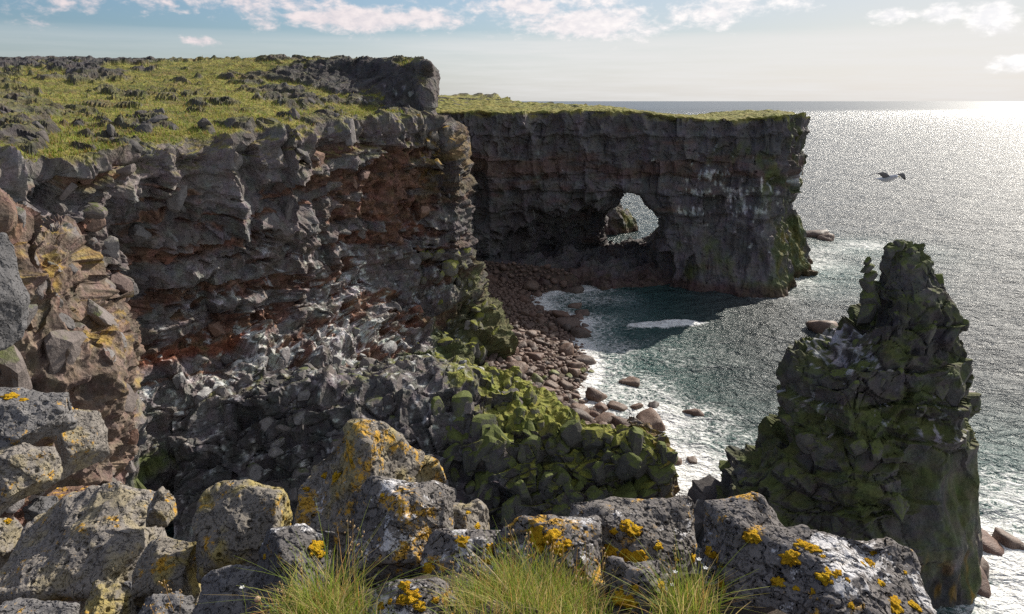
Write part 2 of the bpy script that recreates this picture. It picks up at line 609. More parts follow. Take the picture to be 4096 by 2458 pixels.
# ------------------------------------------------------------------ the long left-hand cliff with its grassy top
def build_left_cliff():
    def row(*pts):
        return [np.array(q, float) for q in pts]
    r6 = [P(-900, 700, 28), P(0, 655, 36.5), P(310, 650, 41.5), P(650, 590, 48), P(1000, 555, 54.5), P(1400, 497, 66), P(1640, 480, 73), P(1780, 530, 76)]
    r5 = [P(-900, 900, 27), P(0, 800, 36), P(300, 800, 41), P(650, 780, 47.5), P(1000, 780, 54), P(1400, 780, 65), P(1640, 790, 72.5), P(1840, 780, 76)]
    r4 = [P(-900, 1200, 26.5), P(0, 1020, 35.5), P(290, 1020, 41), P(650, 1030, 49), P(1000, 1030, 55), P(1400, 1050, 65), P(1640, 1040, 72), P(1865, 1000, 76)]
    r3 = [P(-900, 1500, 26), P(0, 1280, 34.5), P(290, 1290, 41), P(650, 1300, 49), P(1000, 1300, 54), P(1400, 1290, 61.5), P(1640, 1270, 69), P(1915, 1180, 75)]
    r2 = [P(-900, 1800, 25), P(0, 1560, 33.5), P(290, 1580, 39), P(650, 1600, 46), P(1000, 1500, 50), P(1400, 1430, 57), P(1640, 1400, 65), P(1960, 1290, 74)]
    r1 = [P(-900, 2200, 23), P(0, 1850, 32), P(290, 1880, 36.5), P(650, 1860, 43), P(1000, 1640, 48.5), P(1400, 1560, 54.5), P(1640, 1500, 60.5), P(2025, 1385, 72)]
    r0 = [Pz(-900, 22, -3), Pz(0, 31, -3), Pz(290, 35, -3), Pz(650, 42.5, -3), Pz(1000, 48, -3), Pz(1400, 54, -3), Pz(1640, 60, -3), Pz(2040, 71, -3)]
    r7 = [P(-900, 520, 34), P(0, 510, 44), P(300, 525, 48), P(650, 490, 55), P(1000, 445, 63), P(1400, 440, 72.5), P(1625, 440, 75.5), P(1736, 490, 77)]
    r8 = [P(-900, 420, 48), P(0, 400, 62), P(300, 400, 66), P(650, 370, 74), P(1000, 340, 80), P(1400, 330, 84), P(1600, 325, 79), P(1738, 325, 78.5)]
    r9 = [P(-900, 245, 100), P(0, 247, 104), P(300, 246, 104), P(650, 250, 104), P(1060, 238, 102), P(1380, 248, 98), P(1580, 246, 93), P(1705, 250, 84)]
    rows = [r0, r1, r2, r3, r4, r5, r6, r7, r8, r9]
    # round the corner (not seen from here) and the far side of the plateau
    for k, r in enumerate(rows):
        p = r[-1]
        r.append(p + np.array([-2.5, 12, -.3])); r.append(p + np.array([-12, 30, -.8]))
    back = [q + np.array([-10, 70, -2.0]) for q in rows[-1]]
    rows.append(back)
    L = np.array(rows)
    tv = seg_t([14, 60, 70, 62, 58, 52, 56, 56, 60, 60, 10])[: 1 + sum([14, 60, 70, 62, 58, 52, 56, 56, 60, 60])]
    tu = seg_t([26, 52, 66, 70, 78, 64, 56, 24, 10])
    G = cr_resample(cr_resample(L, tv, 0), tu, 1)
    nv, nu = G.shape[:2]
    N0 = grid_normals(cr_resample(cr_resample(L, tv, 0), tu, 1))
    V = G.reshape(-1, 3).astype(F32); N = N0.reshape(-1, 3).astype(F32)
    tvv = np.repeat(tv, nu).astype(F32); tuu = np.tile(tu, nv).astype(F32)
    w1 = fbm(V, 9, 3, seed=21); w2 = fbm(V, 3.2, 4, seed=22)
    face = sstep(6.35, 5.8, tvv + .25 * w2)                 # 1 on the cliff, 0 on the plateau
    # tower above the corner is cliff too
    tower = sstep(6.15, 6.8, tuu + .1 * w2) * sstep(9.05, 8.7, tvv)
    face = np.maximum(face, tower)
    # ---- strata: warped height
    zz = V[:, 2] + 1.3 * w1 + .5 * w2 - V[:, 1] * .02
    band = fbm(np.stack([zz * 0 + 3, zz * 0 + 5, zz], 1), 1.9, 3, .6, seed=31)
    seamb = fbm(np.stack([V[:, 0] * .12, V[:, 1] * .12, zz / 1.35], 1), 1.0, 3, .6, seed=33)
    zone = sstep(1.6, 2.6, tvv) * sstep(5.5, 4.7, tvv + .3 * w2) * .20 + np.exp(-((tvv - 5.2) / .7) ** 2) * np.exp(-((tuu - 5.7) / .75) ** 2) * .55
    br = sstep(.08, .26, seamb * 1.0 + .45 * fbm(V, (2.4, 2.4, 1.2), 4, .6, seed=41) + zone - .12)
    br = br * sstep(5.95, 5.5, tvv) * sstep(1.2, 2.0, tvv)
    # ---- displacement
    wv = np.stack([fbm(V, 3.5, 2, seed=60 + k) for k in range(3)], 1)
    Vw = V + wv * .8
    kU = sstep(4.5, 5.0, tvv + .15 * w2)
    a1, r1_ = facets(Vw, (2.2, 2.6, 3.9), 3)
    a2, r2_ = facets(Vw, (1.9, 2.5, 6.0), 7, 1.8)
    dA = a1 * (1 - kU) + a2 * kU; rA = r1_ * (1 - kU)[:, None] + r2_ * kU[:, None]
    dB, rB = facets(Vw, (1.05, 1.2, 1.35), 4)
    dD, rD = facets(Vw, (.45, .5, .5), 6)
    _, cB, _ = blocks(Vw, (1.3, 1.5, 1.7), 5, 1, .05)
    stp, cA, rS = blocks(Vw, (2.2, 2.6, 2.4), 9, .2, .04)
    F1, F2, D, rC = voronoi(Vw, (.55, .6, .42), 8)
    lump = .5 - F1
    F1b, F2b, _, _ = voronoi(Vw, (1.7, 1.7, 1.2), 9)
    f = fbm(V, 1.1, 4, .6, seed=51)
    grey_d = dA * 1.7 + dB * .62 * (1 - .35 * kU) + dD * .24 + stp * .55 * (1 - .7 * kU) - cB * .10 + f * .06
    brown_d = -.45 + lump * .35 + (.55 - F1b) * .5 + f * .25 + dB * .95 + dD * .42 + dA * .6
    fd = grey_d * (1 - br) + brown_d * br
    ledge = sstep(-.25, .25, band) * .9 + band * .4
    low = sstep(2.6, 1.6, tvv)
    fd = fd + ledge * .50 * (1 - .4 * low)
    # plateau: humps of grass and lava outcrops that stand proud with steep fronts
    o1 = fbm(V, (7, 4.5, 4), 4, .55, seed=71)
    skyl = sstep(8.2, 8.75, tvv) * sstep(3.4, 2.4, tuu)      # the bare lava on the far left skyline
    hill = np.exp(-((tuu - 5.1) / .8) ** 2) * np.exp(-((tvv - 8.1) / .7) ** 2)
    slab = np.exp(-((tuu - 6.1) / .45) ** 4) * np.exp(-((tvv - 7.6) / .8) ** 4)
    gull = np.exp(-((tuu - 1.25) / .35) ** 2) * np.exp(-((tvv - 7.15) / .7) ** 2) + np.exp(-((tuu - .9) / .5) ** 2) * np.exp(-((tvv - 7.6) / .22) ** 2) * 1.2
    outc = sstep(.12, .24, o1 + .45 * skyl + .75 * hill + .8 * slab + .75 * gull - .04)
    oc2 = sstep(.36, .46, fbm(V, (6, 2.2, 2), 4, .6, seed=73) + .1)
    outc = np.maximum(outc, oc2 * .8)
    pl = outc * (.42 + np.minimum(dB, .12) * .55 + dD * .15 + (rS[:, 0] - .5) * .35) + f * .12 + w2 * .30 + fbm(V, (1.6, 1.2, 1), 3, .6, seed=77) * .20 * (1 - outc)
    fd = fd * (1 - .62 * sstep(6.2, 6.8, tuu) * sstep(6.0, 6.5, tvv))
    disp = fd * face + pl * (1 - face)
    edge = np.exp(-((tvv - 6.0) / .18) ** 2) * (1 - tower)
    disp = disp - 0.0 * edge
    dirv = N.copy()
    dirv[:, 2] = dirv[:, 2] * .9
    # plateau rises straight up
    up = np.array([0, 0, 1], F32)
    k = (1 - face)[:, None]
    dirv = dirv * (1 - k) + up * k
    V2 = V + dirv * disp[:, None]
    # sheer the big blocks sideways so that their edges overhang
    V2 += (np.stack([rA[:, 2] - .5, rA[:, 3] - .5, (rA[:, 1] - .5) * .7], 1) * .5 * (face * 0)[:, None]).astype(F32)
    V2[:, 2] -= (face * sstep(0, 1, np.abs(lump)) * 0).astype(F32)
    Gd = V2.reshape(nv, nu, 3)
    n2 = grid_normals(Gd).reshape(-1, 3)
    # ---- colours: what the rock is made of
    cell = (.72 + .6 * rA[:, 3])[:, None] * (.85 + .3 * rB[:, 2])[:, None]
    C = np.repeat(GREY[None] * 1.0, len(V), 0) * cell
    warm = sstep(-.3, .5, fbm(V, 5, 3, seed=81))
    C = mixc(C, np.array([.150, .112, .095], F32), warm * .6)
    bc = BROWN[None] * (.6 + .8 * rC[:, 3])[:, None]
    bc = mixc(bc, RUST, sstep(.15, .6, fbm(V, (4, 4, 1.5), 3, seed=82)) * .6)
    bc = mixc(bc, np.array([.25, .16, .10], F32), sstep(.1, .5, fbm(V, 2.2, 3, seed=83)) * .5)
    C = mixc(C, bc, br)
    # rust seam
    seam = np.exp(-((tvv - (2.55 + .22 * (tuu - 3) + .1 * w1)) / .09) ** 2) * sstep(2.3, 2.9, tuu) * sstep(4.3, 3.9, tuu)
    C = mixc(C, RUST * .9, np.clip(seam * 1.1, 0, .9))
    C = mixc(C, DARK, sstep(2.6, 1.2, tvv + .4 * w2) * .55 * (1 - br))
    mo = sstep(.05, .55, fbm(V, 3.5, 4, seed=84) + .9 * sstep(5.9, 6.9, tuu) * sstep(4.6, 2.0, tvv) + .30 * sstep(2.2, 1.0, tvv) + .25 * n2[:, 2] - .15)
    C = mixc(C, mixc(np.repeat(MOSSD[None], len(V), 0), MOSS, sstep(6.3, 7.0, tuu) * sstep(5.4, 3.5, tvv) * .9), mo * np.maximum(sstep(3.6, 2.0, tvv), sstep(6.3, 6.9, tuu) * sstep(4.6, 3.6, tvv)) * .9)
    yl = np.exp(-((tvv - 5.6) / .55) ** 2) * sstep(5.9, 6.7, tuu) * sstep(-.1, .4, fbm(V, 1.6, 3, seed=85) + .5 * n2[:, 2])
    C = mixc(C, LICH * .8, np.clip(yl, 0, .85))
    # guano: caps and drips below the nesting ledges
    gz = np.exp(-((tvv - 2.3) / .6) ** 2) * np.exp(-((tuu - 4.5) / 1.7) ** 2) + .72 * np.exp(-((tvv - 3.5) / .9) ** 2) * np.exp(-((tuu - 5.0) / 1.5) ** 2)
    gn = fbm(V, (.8, .8, 1.5), 4, .6, seed=86) + .35 * fbm(V, (.16, .16, 1.2), 2, seed=87)
    spots = fbm(V, 3.4, 3, seed=88)
    gu = sstep(.50, .74, gn * .9 + spots * .7 + gz * .55 + .22 * n2[:, 2] - .02) * sstep(6.0, 5.4, tvv) * np.clip(gz * 1.8 + .15, 0, 1)
    C = mixc(C, GUANO, np.clip(gu, 0, .9))
    # plateau colours
    gp = mixc(np.repeat(GRASS[None], len(V), 0), GRASSD, sstep(-.15, .3, fbm(V, (3.2, 1.4, 1), 4, .6, seed=91)) * .85)
    gp = mixc(gp, np.array([.20, .15, .06], F32), sstep(.0, .45, fbm(V, (5, 2.2, 1), 4, .6, seed=92)) * .75)
    rk = np.repeat(np.array([[.062, .056, .055]], F32), len(V), 0) * (.7 + .6 * rB[:, 2])[:, None]
    lw = sstep(.25, .5, fbm(V, 1.0, 3, .6, seed=93)) * np.exp(-((tvv - 7.35) / .45) ** 2) * sstep(3.0, 3.8, tuu)
    rk = mixc(rk, np.array([.32, .31, .32], F32), lw * .8)
    steep = sstep(.80, .62, n2[:, 2])
    rockm = np.clip(np.maximum(outc * sstep(-.5, .4, .9 - n2[:, 2] + .3 * w2 + .6 * (skyl + slab + .7 * hill)), steep * .9), 0, 1)
    gm = (1 - face) * (1 - rockm)
    topf = sstep(5.0, 5.9, tvv) * face * sstep(.55, .8, n2[:, 2] + .2 * w2) * (1 - tower)
    C = mixc(C, rk, (1 - face))
    C = mixc(C, np.array([.070, .062, .060], F32), tower * .6)
    C = mixc(C, gp, np.clip(gm + topf * .8, 0, 1))
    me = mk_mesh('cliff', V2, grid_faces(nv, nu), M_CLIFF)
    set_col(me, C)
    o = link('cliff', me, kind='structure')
    return o, V2, n2, tvv, tuu, br, gm


cliff, LC_V, LC_N, LC_TV, LC_TU, LC_BR, LC_G = build_left_cliff()


# ------------------------------------------------------------------ mossy lava ledge in front of the cliff
def build_ledge():
    x = [700, 1050, 1400, 1750, 2050, 2300, 2520, 2655]
    top = [P(700, 1680, 45.5), P(1050, 1560, 47.2), P(1400, 1530, 48.8), P(1750, 1500, 51.5), P(2050, 1545, 52.2), P(2300, 1690, 48.5), P(2520, 1755, 47), P(2640, 1775, 46.3)]
    lip = [P(700, 1780, 44), P(1050, 1690, 45.6), P(1400, 1680, 46.4), P(1750, 1700, 46.8), P(2050, 1720, 47.5), P(2300, 1765, 46.3), P(2520, 1790, 45.6), P(2655, 1800, 45.3)]
    mid = [P(700, 1950, 42.3), P(1050, 1880, 44), P(1400, 1890, 44.4), P(1750, 1900, 44.6), P(2050, 1915, 44.8), P(2300, 1930, 44.6), P(2520, 1920, 44.5), P(2680, 1910, 44.8)]
    low = [P(700, 2110, 41), P(1050, 2090, 42.4), P(1400, 2080, 42.6), P(1750, 2070, 42.8), P(2050, 2060, 43), P(2300, 2050, 43.2), P(2520, 2030, 43.6), P(2690, 2000, 44.6)]
    bot = [p + np.array([0, -.8, -4]) for p in low]
    bck = [P(700, 1660, 46.6), P(1050, 1525, 49), P(1400, 1490, 51.5), P(1750, 1465, 55), P(2050, 1515, 57), P(2290, 1690, 53), P(2500, 1745, 50), P(2620, 1765, 49)]
    b2 = [P(700, 1680, 48), P(1050, 1540, 51), P(1400, 1500, 55), P(1700, 1460, 60), P(2030, 1540, 62), P(2280, 1760, 55), P(2490, 1810, 52), P(2610, 1810, 50.5)]
    rows = [bot, low, mid, lip, top, bck, b2]
    for r in rows:      # the right-hand end turns away
        p = r[-1]; r.append(p + np.array([.1, 3.0, -.5])); r.append(p + np.array([-1.0, 7.0, -1.5]))
    last = [p * np.array([1, 1, 0]) + np.array([0, 1.5, -2.0]) for p in b2]
    rows.append(last)
    L = np.array(rows)
    tv = seg_t([10, 60, 70, 34, 44, 50, 30, 8]); tv = tv[tv <= 7.0]
    tu = seg_t([45, 55, 60, 60, 60, 55, 42, 24, 12])
    G = cr_resample(cr_resample(L, tv, 0), tu, 1)
    nv, nu = G.shape[:2]
    N = grid_normals(G).reshape(-1, 3).astype(F32); V = G.reshape(-1, 3).astype(F32)
    tvv = np.repeat(tv, nu).astype(F32); tuu = np.tile(tu, nv).astype(F32)
    wv = np.stack([fbm(V, 3.0, 2, seed=160 + k) for k in range(3)], 1)
    Vw = V + wv * .5
    Vs = Vw.copy(); Vs[:, 2] += Vs[:, 0] * -.12      # strata dip
    dA, rA = facets(Vs, (1.7, 2.0, 2.3), 13, 1.8)
    dB, rB = facets(Vs, (.75, .9, .9), 14)
    sA, cA, _ = blocks(Vs, (1.6, 1.8, 1.3), 15, .3, .05); cB = cA
    f = fbm(V, .8, 4, .6, seed=151)
    zz = Vs[:, 2] + .3 * wv[:, 0]
    st = ((zz / 1.9) % 1.0)
    step = st * 1.0 + sstep(.93, 1.0, st) * -1.0
    end = sstep(6.6, 7.1, tuu)
    d = (dA * 1.05 * (1 - .5 * end) + dB * .42 + sA * .6 - cA * .12 + f * .06 + (step - .5) * .75 * (1 - end))
    d *= 1 - .35 * sstep(3.4, 4.4, tvv)
    V2 = V + N * d[:, None]
    n2 = grid_normals(V2.reshape(nv, nu, 3)).reshape(-1, 3)
    C = np.repeat(GREY[None] * .66, len(V), 0) * (.7 + .6 * rA[:, 3])[:, None]
    a = .62 * fbm(V, 2.0, 4, .6, seed=170) + .75 * n2[:, 2] + sstep(1.0, 3.4, tvv + .18 * (tuu - 4)) * .70 - 1.15 * sstep(4.4, 2.6, tuu + .25 * wv[:, 1]) + .3 * (rA[:, 0] - .5)
    mo = sstep(.25, .85, a)
    mc = mixc(np.repeat(MOSSD[None] * 1.1, len(V), 0), MOSS * 1.1, sstep(.15, .8, n2[:, 2] + .4 * fbm(V, 1.1, 3, seed=171)))
    C = mixc(C, mc, mo * .86)
    gy = sstep(3.9, 2.6, tuu) * sstep(.36, .62, fbm(V, (.7, .7, 1.3), 4, .6, seed=172) + .2 * n2[:, 2] + .1)
    C = mixc(C, GUANO * .9, gy * .75)
    C = mixc(C, np.array([.22, .13, .035], F32), end * sstep(-.2, .3, fbm(V, (1, 1, 2.5), 3, seed=173)) * .65)
    me = mk_mesh('lava_ledge', V2, grid_faces(nv, nu), M_CLIFF)
    set_col(me, C)
    o = link('lava_ledge', me, kind='structure')
    return o, V2, n2, tvv, tuu


ledge, LG_V, LG_N, LG_TV, LG_TU = build_ledge()


# ------------------------------------------------------------------ far cliff with the sea arch
def surface_nets(S, org, h):
    nx, ny, nz = S.shape
    inside = S < 0
    c = [(0, 0, 0), (1, 0, 0), (0, 1, 0), (1, 1, 0), (0, 0, 1), (1, 0, 1), (0, 1, 1), (1, 1, 1)]
    sl = lambda A, o: A[o[0]:nx - 1 + o[0], o[1]:ny - 1 + o[1], o[2]:nz - 1 + o[2]]
    cnt = sum(sl(inside, o).astype(np.int8) for o in c)
    mixed = (cnt > 0) & (cnt < 8)
    idx = np.full(mixed.shape, -1, np.int64)
    ii = np.argwhere(mixed)
    idx[mixed] = np.arange(len(ii))
    val = {o: S[ii[:, 0] + o[0], ii[:, 1] + o[1], ii[:, 2] + o[2]] for o in c}
    acc = np.zeros((len(ii), 3)); num = np.zeros(len(ii))
    for a in c:
        for ax in range(3):
            if a[ax] == 1:
                continue
            b = list(a); b[ax] = 1; b = tuple(b)
            va, vb = val[a], val[b]
            m = (va < 0) != (vb < 0)
            t = np.where(m, va / np.where(m, va - vb, 1), 0)
            p = np.array(a, float)[None].repeat(len(ii), 0); p[:, ax] += t
            acc += p * m[:, None]; num += m
    V = (ii + acc / num[:, None]) * h + np.array(org)
    Q = []
    for ax in range(3):
        o1, o2 = [(1, 2), (2, 0), (0, 1)][ax]
        A = np.moveaxis(inside, ax, 0)
        sgn = A[:-1] != A[1:]
        e = np.argwhere(sgn)
        fl = A[:-1][sgn]
        E = np.empty_like(e)
        rest = [k for k in range(3) if k != ax]
        E[:, ax] = e[:, 0]; E[:, rest[0]] = e[:, 1]; E[:, rest[1]] = e[:, 2]
        ok = (E[:, o1] > 0) & (E[:, o2] > 0) & (E[:, o1] < S.shape[o1] - 1) & (E[:, o2] < S.shape[o2] - 1)
        E = E[ok]; fl = fl[ok]
        def cell(d1, d2):
            q = E.copy(); q[:, o1] += d1; q[:, o2] += d2
            return idx[q[:, 0], q[:, 1], q[:, 2]]
        q = np.stack([cell(-1, -1), cell(0, -1), cell(0, 0), cell(-1, 0)], 1)
        q[~fl] = q[~fl][:, ::-1]
        Q.append(q)
    return V, np.concatenate(Q)


def poly_sdf(X, Y, poly):
    d = np.full(X.shape, 1e9, F32); s = np.ones(X.shape, bool) * False
    n = len(poly)
    for i in range(n):
        ax, ay = poly[i]; bx, by = poly[(i + 1) % n]
        ex, ey = bx - ax, by - ay
        wx, wy = X - ax, Y - ay
        t = np.clip((wx * ex + wy * ey) / (ex * ex + ey * ey), 0, 1)
        d = np.minimum(d, (wx - ex * t) ** 2 + (wy - ey * t) ** 2)
        c = ((ay > Y) != (by > Y)) & (X < (bx - ax) * (Y - ay) / (by - ay + 1e-12) + ax)
        s ^= c
    return np.where(s, -np.sqrt(d), np.sqrt(d)).astype(F32)


def top_height(X, Y):
    """grass level of the far headland"""
    x = X
    z = 28.3 - 1.0 * np.exp(-((x - 33) / 9) ** 2) + .3 * np.exp(-((x - 16) / 7) ** 2) - 2.2 * sstep(46, 60, x)
    z = z + (Y - 118).clip(0, 90) * .040 * sstep(34, 4, x)
    return z


def smax(a, b, k):
    h = np.clip(.5 + .5 * (a - b) / k, 0, 1)
    return b * (1 - h) + a * h + k * h * (1 - h)


def build_arch():
    h = .5
    xs = np.arange(-22, 65, h); ys = np.arange(102, 172, h); zs = np.arange(-2.5, 34, h)
    X, Y, Z = [a.astype(F32) for a in np.meshgrid(xs, ys, zs, indexing='ij')]
    PP = np.stack([X.ravel(), Y.ravel(), Z.ravel()], 1)
    n1 = fbm(PP, (9, 9, 12), 2, seed=201).reshape(X.shape)
    poly = [(-60, 125), (-10, 119.5), (14, 116), (30, 112.5), (40.5, 109.5), (44.5, 114), (47.5, 121), (51, 128), (54.5, 136), (53, 143), (36, 139), (14, 140), (4, 152), (-4, 175), (-60, 178)]
    X2, Y2 = X[:, :, 0], Y[:, :, 0]
    base = poly_sdf(X2, Y2, poly)[:, :, None]
    # batter: the foot stands wider than the top on the right, undercut in the bay on the left
    foot = sstep(13, 0, Z) * (3.2 * sstep(20, 36, X) + .5) + 1.0 * sstep(4, 0, Z)
    flute = np.sin(X * .62 + n1 * 2.5) * .8 * sstep(38, 46, X) + np.sin(Y * .75 + n1 * 2) * 1.2 * sstep(44, 48, X)
    S = base + np.zeros_like(X) - foot + n1 * 1.3 - flute
    S = np.maximum(S, Z - top_height(X, Y) + .0)
    # alcove under the arch
    def ell(cx, cy, cz, rx, ry, rz):
        q = np.sqrt(((X - cx) / rx) ** 2 + ((Y - cy) / ry) ** 2 + ((Z - cz) / rz) ** 2)
        return (q - 1) * min(rx, ry, rz)
    al = ell(13.0, 112, 2.0, 14, 21, 12.3)
    al2 = ell(3.0, 117, 0, 11, 7, 11)
    S = smax(S, -al + n1 * .6, 1.2)
    S = smax(S, -al2 + n1 * .6, 1.2)
    # the passage: outline drawn on the plane Y = 115, running back along the view
    def q(px, py):
        p = P(px, py, 115.0); return (p[0], p[2])
    pol = [q(2452, 830), q(2462, 788), q(2500, 772), q(2536, 788), q(2556, 806), q(2600, 856), q(2638, 905), q(2640, 958), q(2612, 1000), q(2580, 1040), q(2430, 1040), q(2400, 1010), q(2395, 900), q(2420, 850)]
    yy = (Y - 115.0)
    Xp = X - yy * .185; Zp = Z + yy * .045
    hole = poly_sdf(Xp, Zp, pol) + .3 * n1 - 1.0
    hole = np.maximum(hole, 100.0 - Y)
    S = smax(S, -hole, .5)
    # boulder sill on the cave floor
    floor = Z - (2.3 + .8 * n1 - .09 * (Y - 128) ** 2 * .06) + 0 * X
    floor = np.maximum(floor, np.maximum(-18 - X, X - 33)); floor = np.maximum(floor, np.maximum(108 - Y + (Z - 1) * .0, Y - 137))
    floor = np.maximum(floor, (110 + (X - 8).clip(0, 50) * .12) - Y + Z * 1.6)
    S = np.minimum(S, floor)
    # the spur seen through the passage
    sp = ell(14.5, 163, -1, 15, 6, 9.2) + n1 * .8
    S = np.minimum(S, sp)
    V, Q = surface_nets(S, (xs[0], ys[0], zs[0]), h)
    me0 = mk_mesh('tmp', V, Q)
    ob = bpy.data.objects.new('tmp', me0); COL.objects.link(ob)
    md = ob.modifiers.new('s', 'SUBSURF'); md.levels = 1; md.render_levels = 1
    dg = bpy.context.evaluated_depsgraph_get()
    me = bpy.data.meshes.new_from_object(ob.evaluated_get(dg))
    bpy.data.objects.remove(ob); bpy.data.meshes.remove(me0)
    me.name = 'arch_cliff'
    V = np.empty(len(me.vertices) * 3, F32); me.vertices.foreach_get('co', V); V = V.reshape(-1, 3)
    N = vnorm(me)
    topm = sstep(.45, .8, N[:, 2]) * sstep(-1.6, -.5, V[:, 2] - top_height(V[:, 0], V[:, 1]))
    wv = np.stack([fbm(V, 4.5, 2, seed=260 + k) for k in range(3)], 1)
    Vw = V + wv * .8
    right = sstep(34, 46, V[:, 0] + (V[:, 1] - 109) * .3)
    low = sstep(12, 6, V[:, 2]) * sstep(22, 30, V[:, 0])
    dA, rA = facets(Vw, (2.4, 2.4, 5.0), 23, 1.8)
    dB, rB = facets(Vw, (1.1, 1.1, 1.6), 24)
    sA, cA, _ = blocks(Vw, (2.2, 2.2, 2.6), 25, .3, .05); cB = cA
    f = fbm(V, 1.3, 4, .6, seed=251)
    zz = V[:, 2] + .8 * wv[:, 0]
    band = fbm(np.stack([zz * 0 + 7, zz * 0 + 2, zz], 1), 2.1, 3, .6, seed=231)
    upper = sstep(19, 22.5, V[:, 2] + wv[:, 1] * 1.2)
    flut = fbm(V, (1.2, 1.2, 9), 3, .6, seed=252)
    d = dA * (1.35 - .3 * low) + sA * .5 * (1 - low) + dB * .55 * (1 - .5 * low) - cA * .12 + f * .12 + sstep(-.2, .2, band) * .6 * (1 - low) + flut * (.45 + .5 * right)
    tun = sstep(4.0, 1.5, np.abs(V[:, 0] - (V[:, 1] - 115) * .185 - 22.2)) * sstep(2, 4, V[:, 2]) * sstep(17.5, 15.5, V[:, 2]) * sstep(112, 114, V[:, 1])
    d = d * (1 - .6 * tun)
    d = d * (1 - topm) + topm * (.5 * fbm(V, 3.0, 3, seed=255) + .25 * fbm(V, .9, 3, seed=256))
    V2 = V + N * d[:, None]
    me.vertices.foreach_set('co', V2.astype(F32).ravel()); me.update()
    me.polygons.foreach_set('use_smooth', np.zeros(len(me.polygons), bool))
    n2 = vnorm(me)
    C = np.repeat(GREY[None] * .78, len(V), 0) * (.72 + .55 * rA[:, 3])[:, None]
    br = sstep(.1, .5, fbm(V, (7, 7, 1.6), 4, .55, seed=241) + .45 * np.exp(-((V[:, 2] - 19) / 3.0) ** 2) - .1) * sstep(27, 24, V[:, 2])
    C = mixc(C, BROWN * .75, br * .65)
    mo = sstep(.15, .6, fbm(V, (3, 3, 5), 4, seed=242) + .5 * right + .35 * low + .3 * np.exp(-((V[:, 0] - 36) / 5) ** 2 - ((V[:, 2] - 20) / 6) ** 2) - .25)
    C = mixc(C, MOSSD * 1.2, mo * .75)
    yg = sstep(.2, .5, fbm(V, (1.2, 1.2, 4), 3, seed=243) + .2) * right * sstep(14, 7, V[:, 2]) * sstep(.1, .7, N[:, 0])
    C = mixc(C, np.array([.22, .17, .04], F32), yg * .7)
    tide = sstep(2.2, .8, V[:, 2] + .5 * f)
    C = mixc(C, np.array([.085, .045, .035], F32), tide * .7)
    gz = np.exp(-((V[:, 0] - 33) / 9) ** 2 - ((V[:, 2] - 15.5) / 5) ** 2) + .8 * np.exp(-((V[:, 0] - 50) / 7) ** 2 - ((V[:, 2] - 16) / 5) ** 2) + .22
    gn = fbm(V, (.7, .7, 2.2), 4, .6, seed=245) + .7 * fbm(V, (4, 4, 1.6), 3, seed=246)
    gu = sstep(.62, .88, gn * .9 + gz * .5) * (1 - topm) * sstep(26, 22, V[:, 2]) * sstep(4, 7, V[:, 2])
    C = mixc(C, GUANO, np.clip(gu, 0, .85))
    gp = mixc(np.repeat(GRASS[None], len(V), 0) * 1.0, GRASSD, sstep(-.1, .5, fbm(V, (3, 3, 1), 4, .6, seed=247)) * .7)
    rk = sstep(.22, .4, fbm(V, (5, 3, 2), 4, .6, seed=248)) * sstep(.5, 2, top_height(V[:, 0], V[:, 1]) - 28 + (V[:, 1] - 118) * .03)
    gp = mixc(gp, np.array([.07, .062, .055], F32), rk)
    lip = np.maximum(topm, sstep(-1.5, -.2, V2[:, 2] - top_height(V[:, 0], V[:, 1]) + .7 * f) * sstep(.0, .4, n2[:, 2]))
    C = mixc(C, gp, lip)
    set_col(me, C)
    me.materials.append(M_FAR)
    link('arch_cliff', me, kind='structure')


build_arch()


def build_headland():
    """the land behind the arch cliff, up to its skyline"""
    xs = np.linspace(-110, 30, 240); ys = np.concatenate([np.linspace(124, 190, 120), np.linspace(190, 330, 60)[1:]])
    X, Y = np.meshgrid(xs, ys)
    V = np.stack([X.ravel(), Y.ravel(), np.zeros(X.size)], 1).astype(F32)
    x, y = V[:, 0], V[:, 1]
    z = top_height(x, y) - .45
    n = fbm(V, (9, 9, 1), 4, .55, seed=301)
    lumps = sstep(.12, .4, fbm(V, (6, 4, 1), 4, .6, seed=302)) * sstep(126, 150, y)
    z = z + n * .45 + lumps * .7
    # edge of the land: falls to the sea outside this line
    edge = [(-112, 400), (-112, 124), (-25, 126), (-22, 150), (2, 153), (-2, 178), (-4, 230), (-6, 400)]
    sd = poly_sdf(x, y, edge)
    k = sstep(-.5, 1.6, sd + .5 * n)
    z = z * (1 - k) + (-2.5) * k
    V[:, 2] = z
    me = mk_mesh('headland', V, grid_faces(len(ys), len(xs)), M_FAR, False)
    gp = mixc(np.repeat(GRASS[None], len(V), 0) * .95, GRASSD, sstep(-.1, .5, fbm(V, (3, 3, 1), 4, .6, seed=303)) * .7)
    gp = mixc(gp, np.array([.066, .058, .052], F32), sstep(.2, .7, lumps))
    gp = mixc(gp, GREY * .7, k)
    set_col(me, gp)
    link('headland', me, kind='structure')


build_headland()


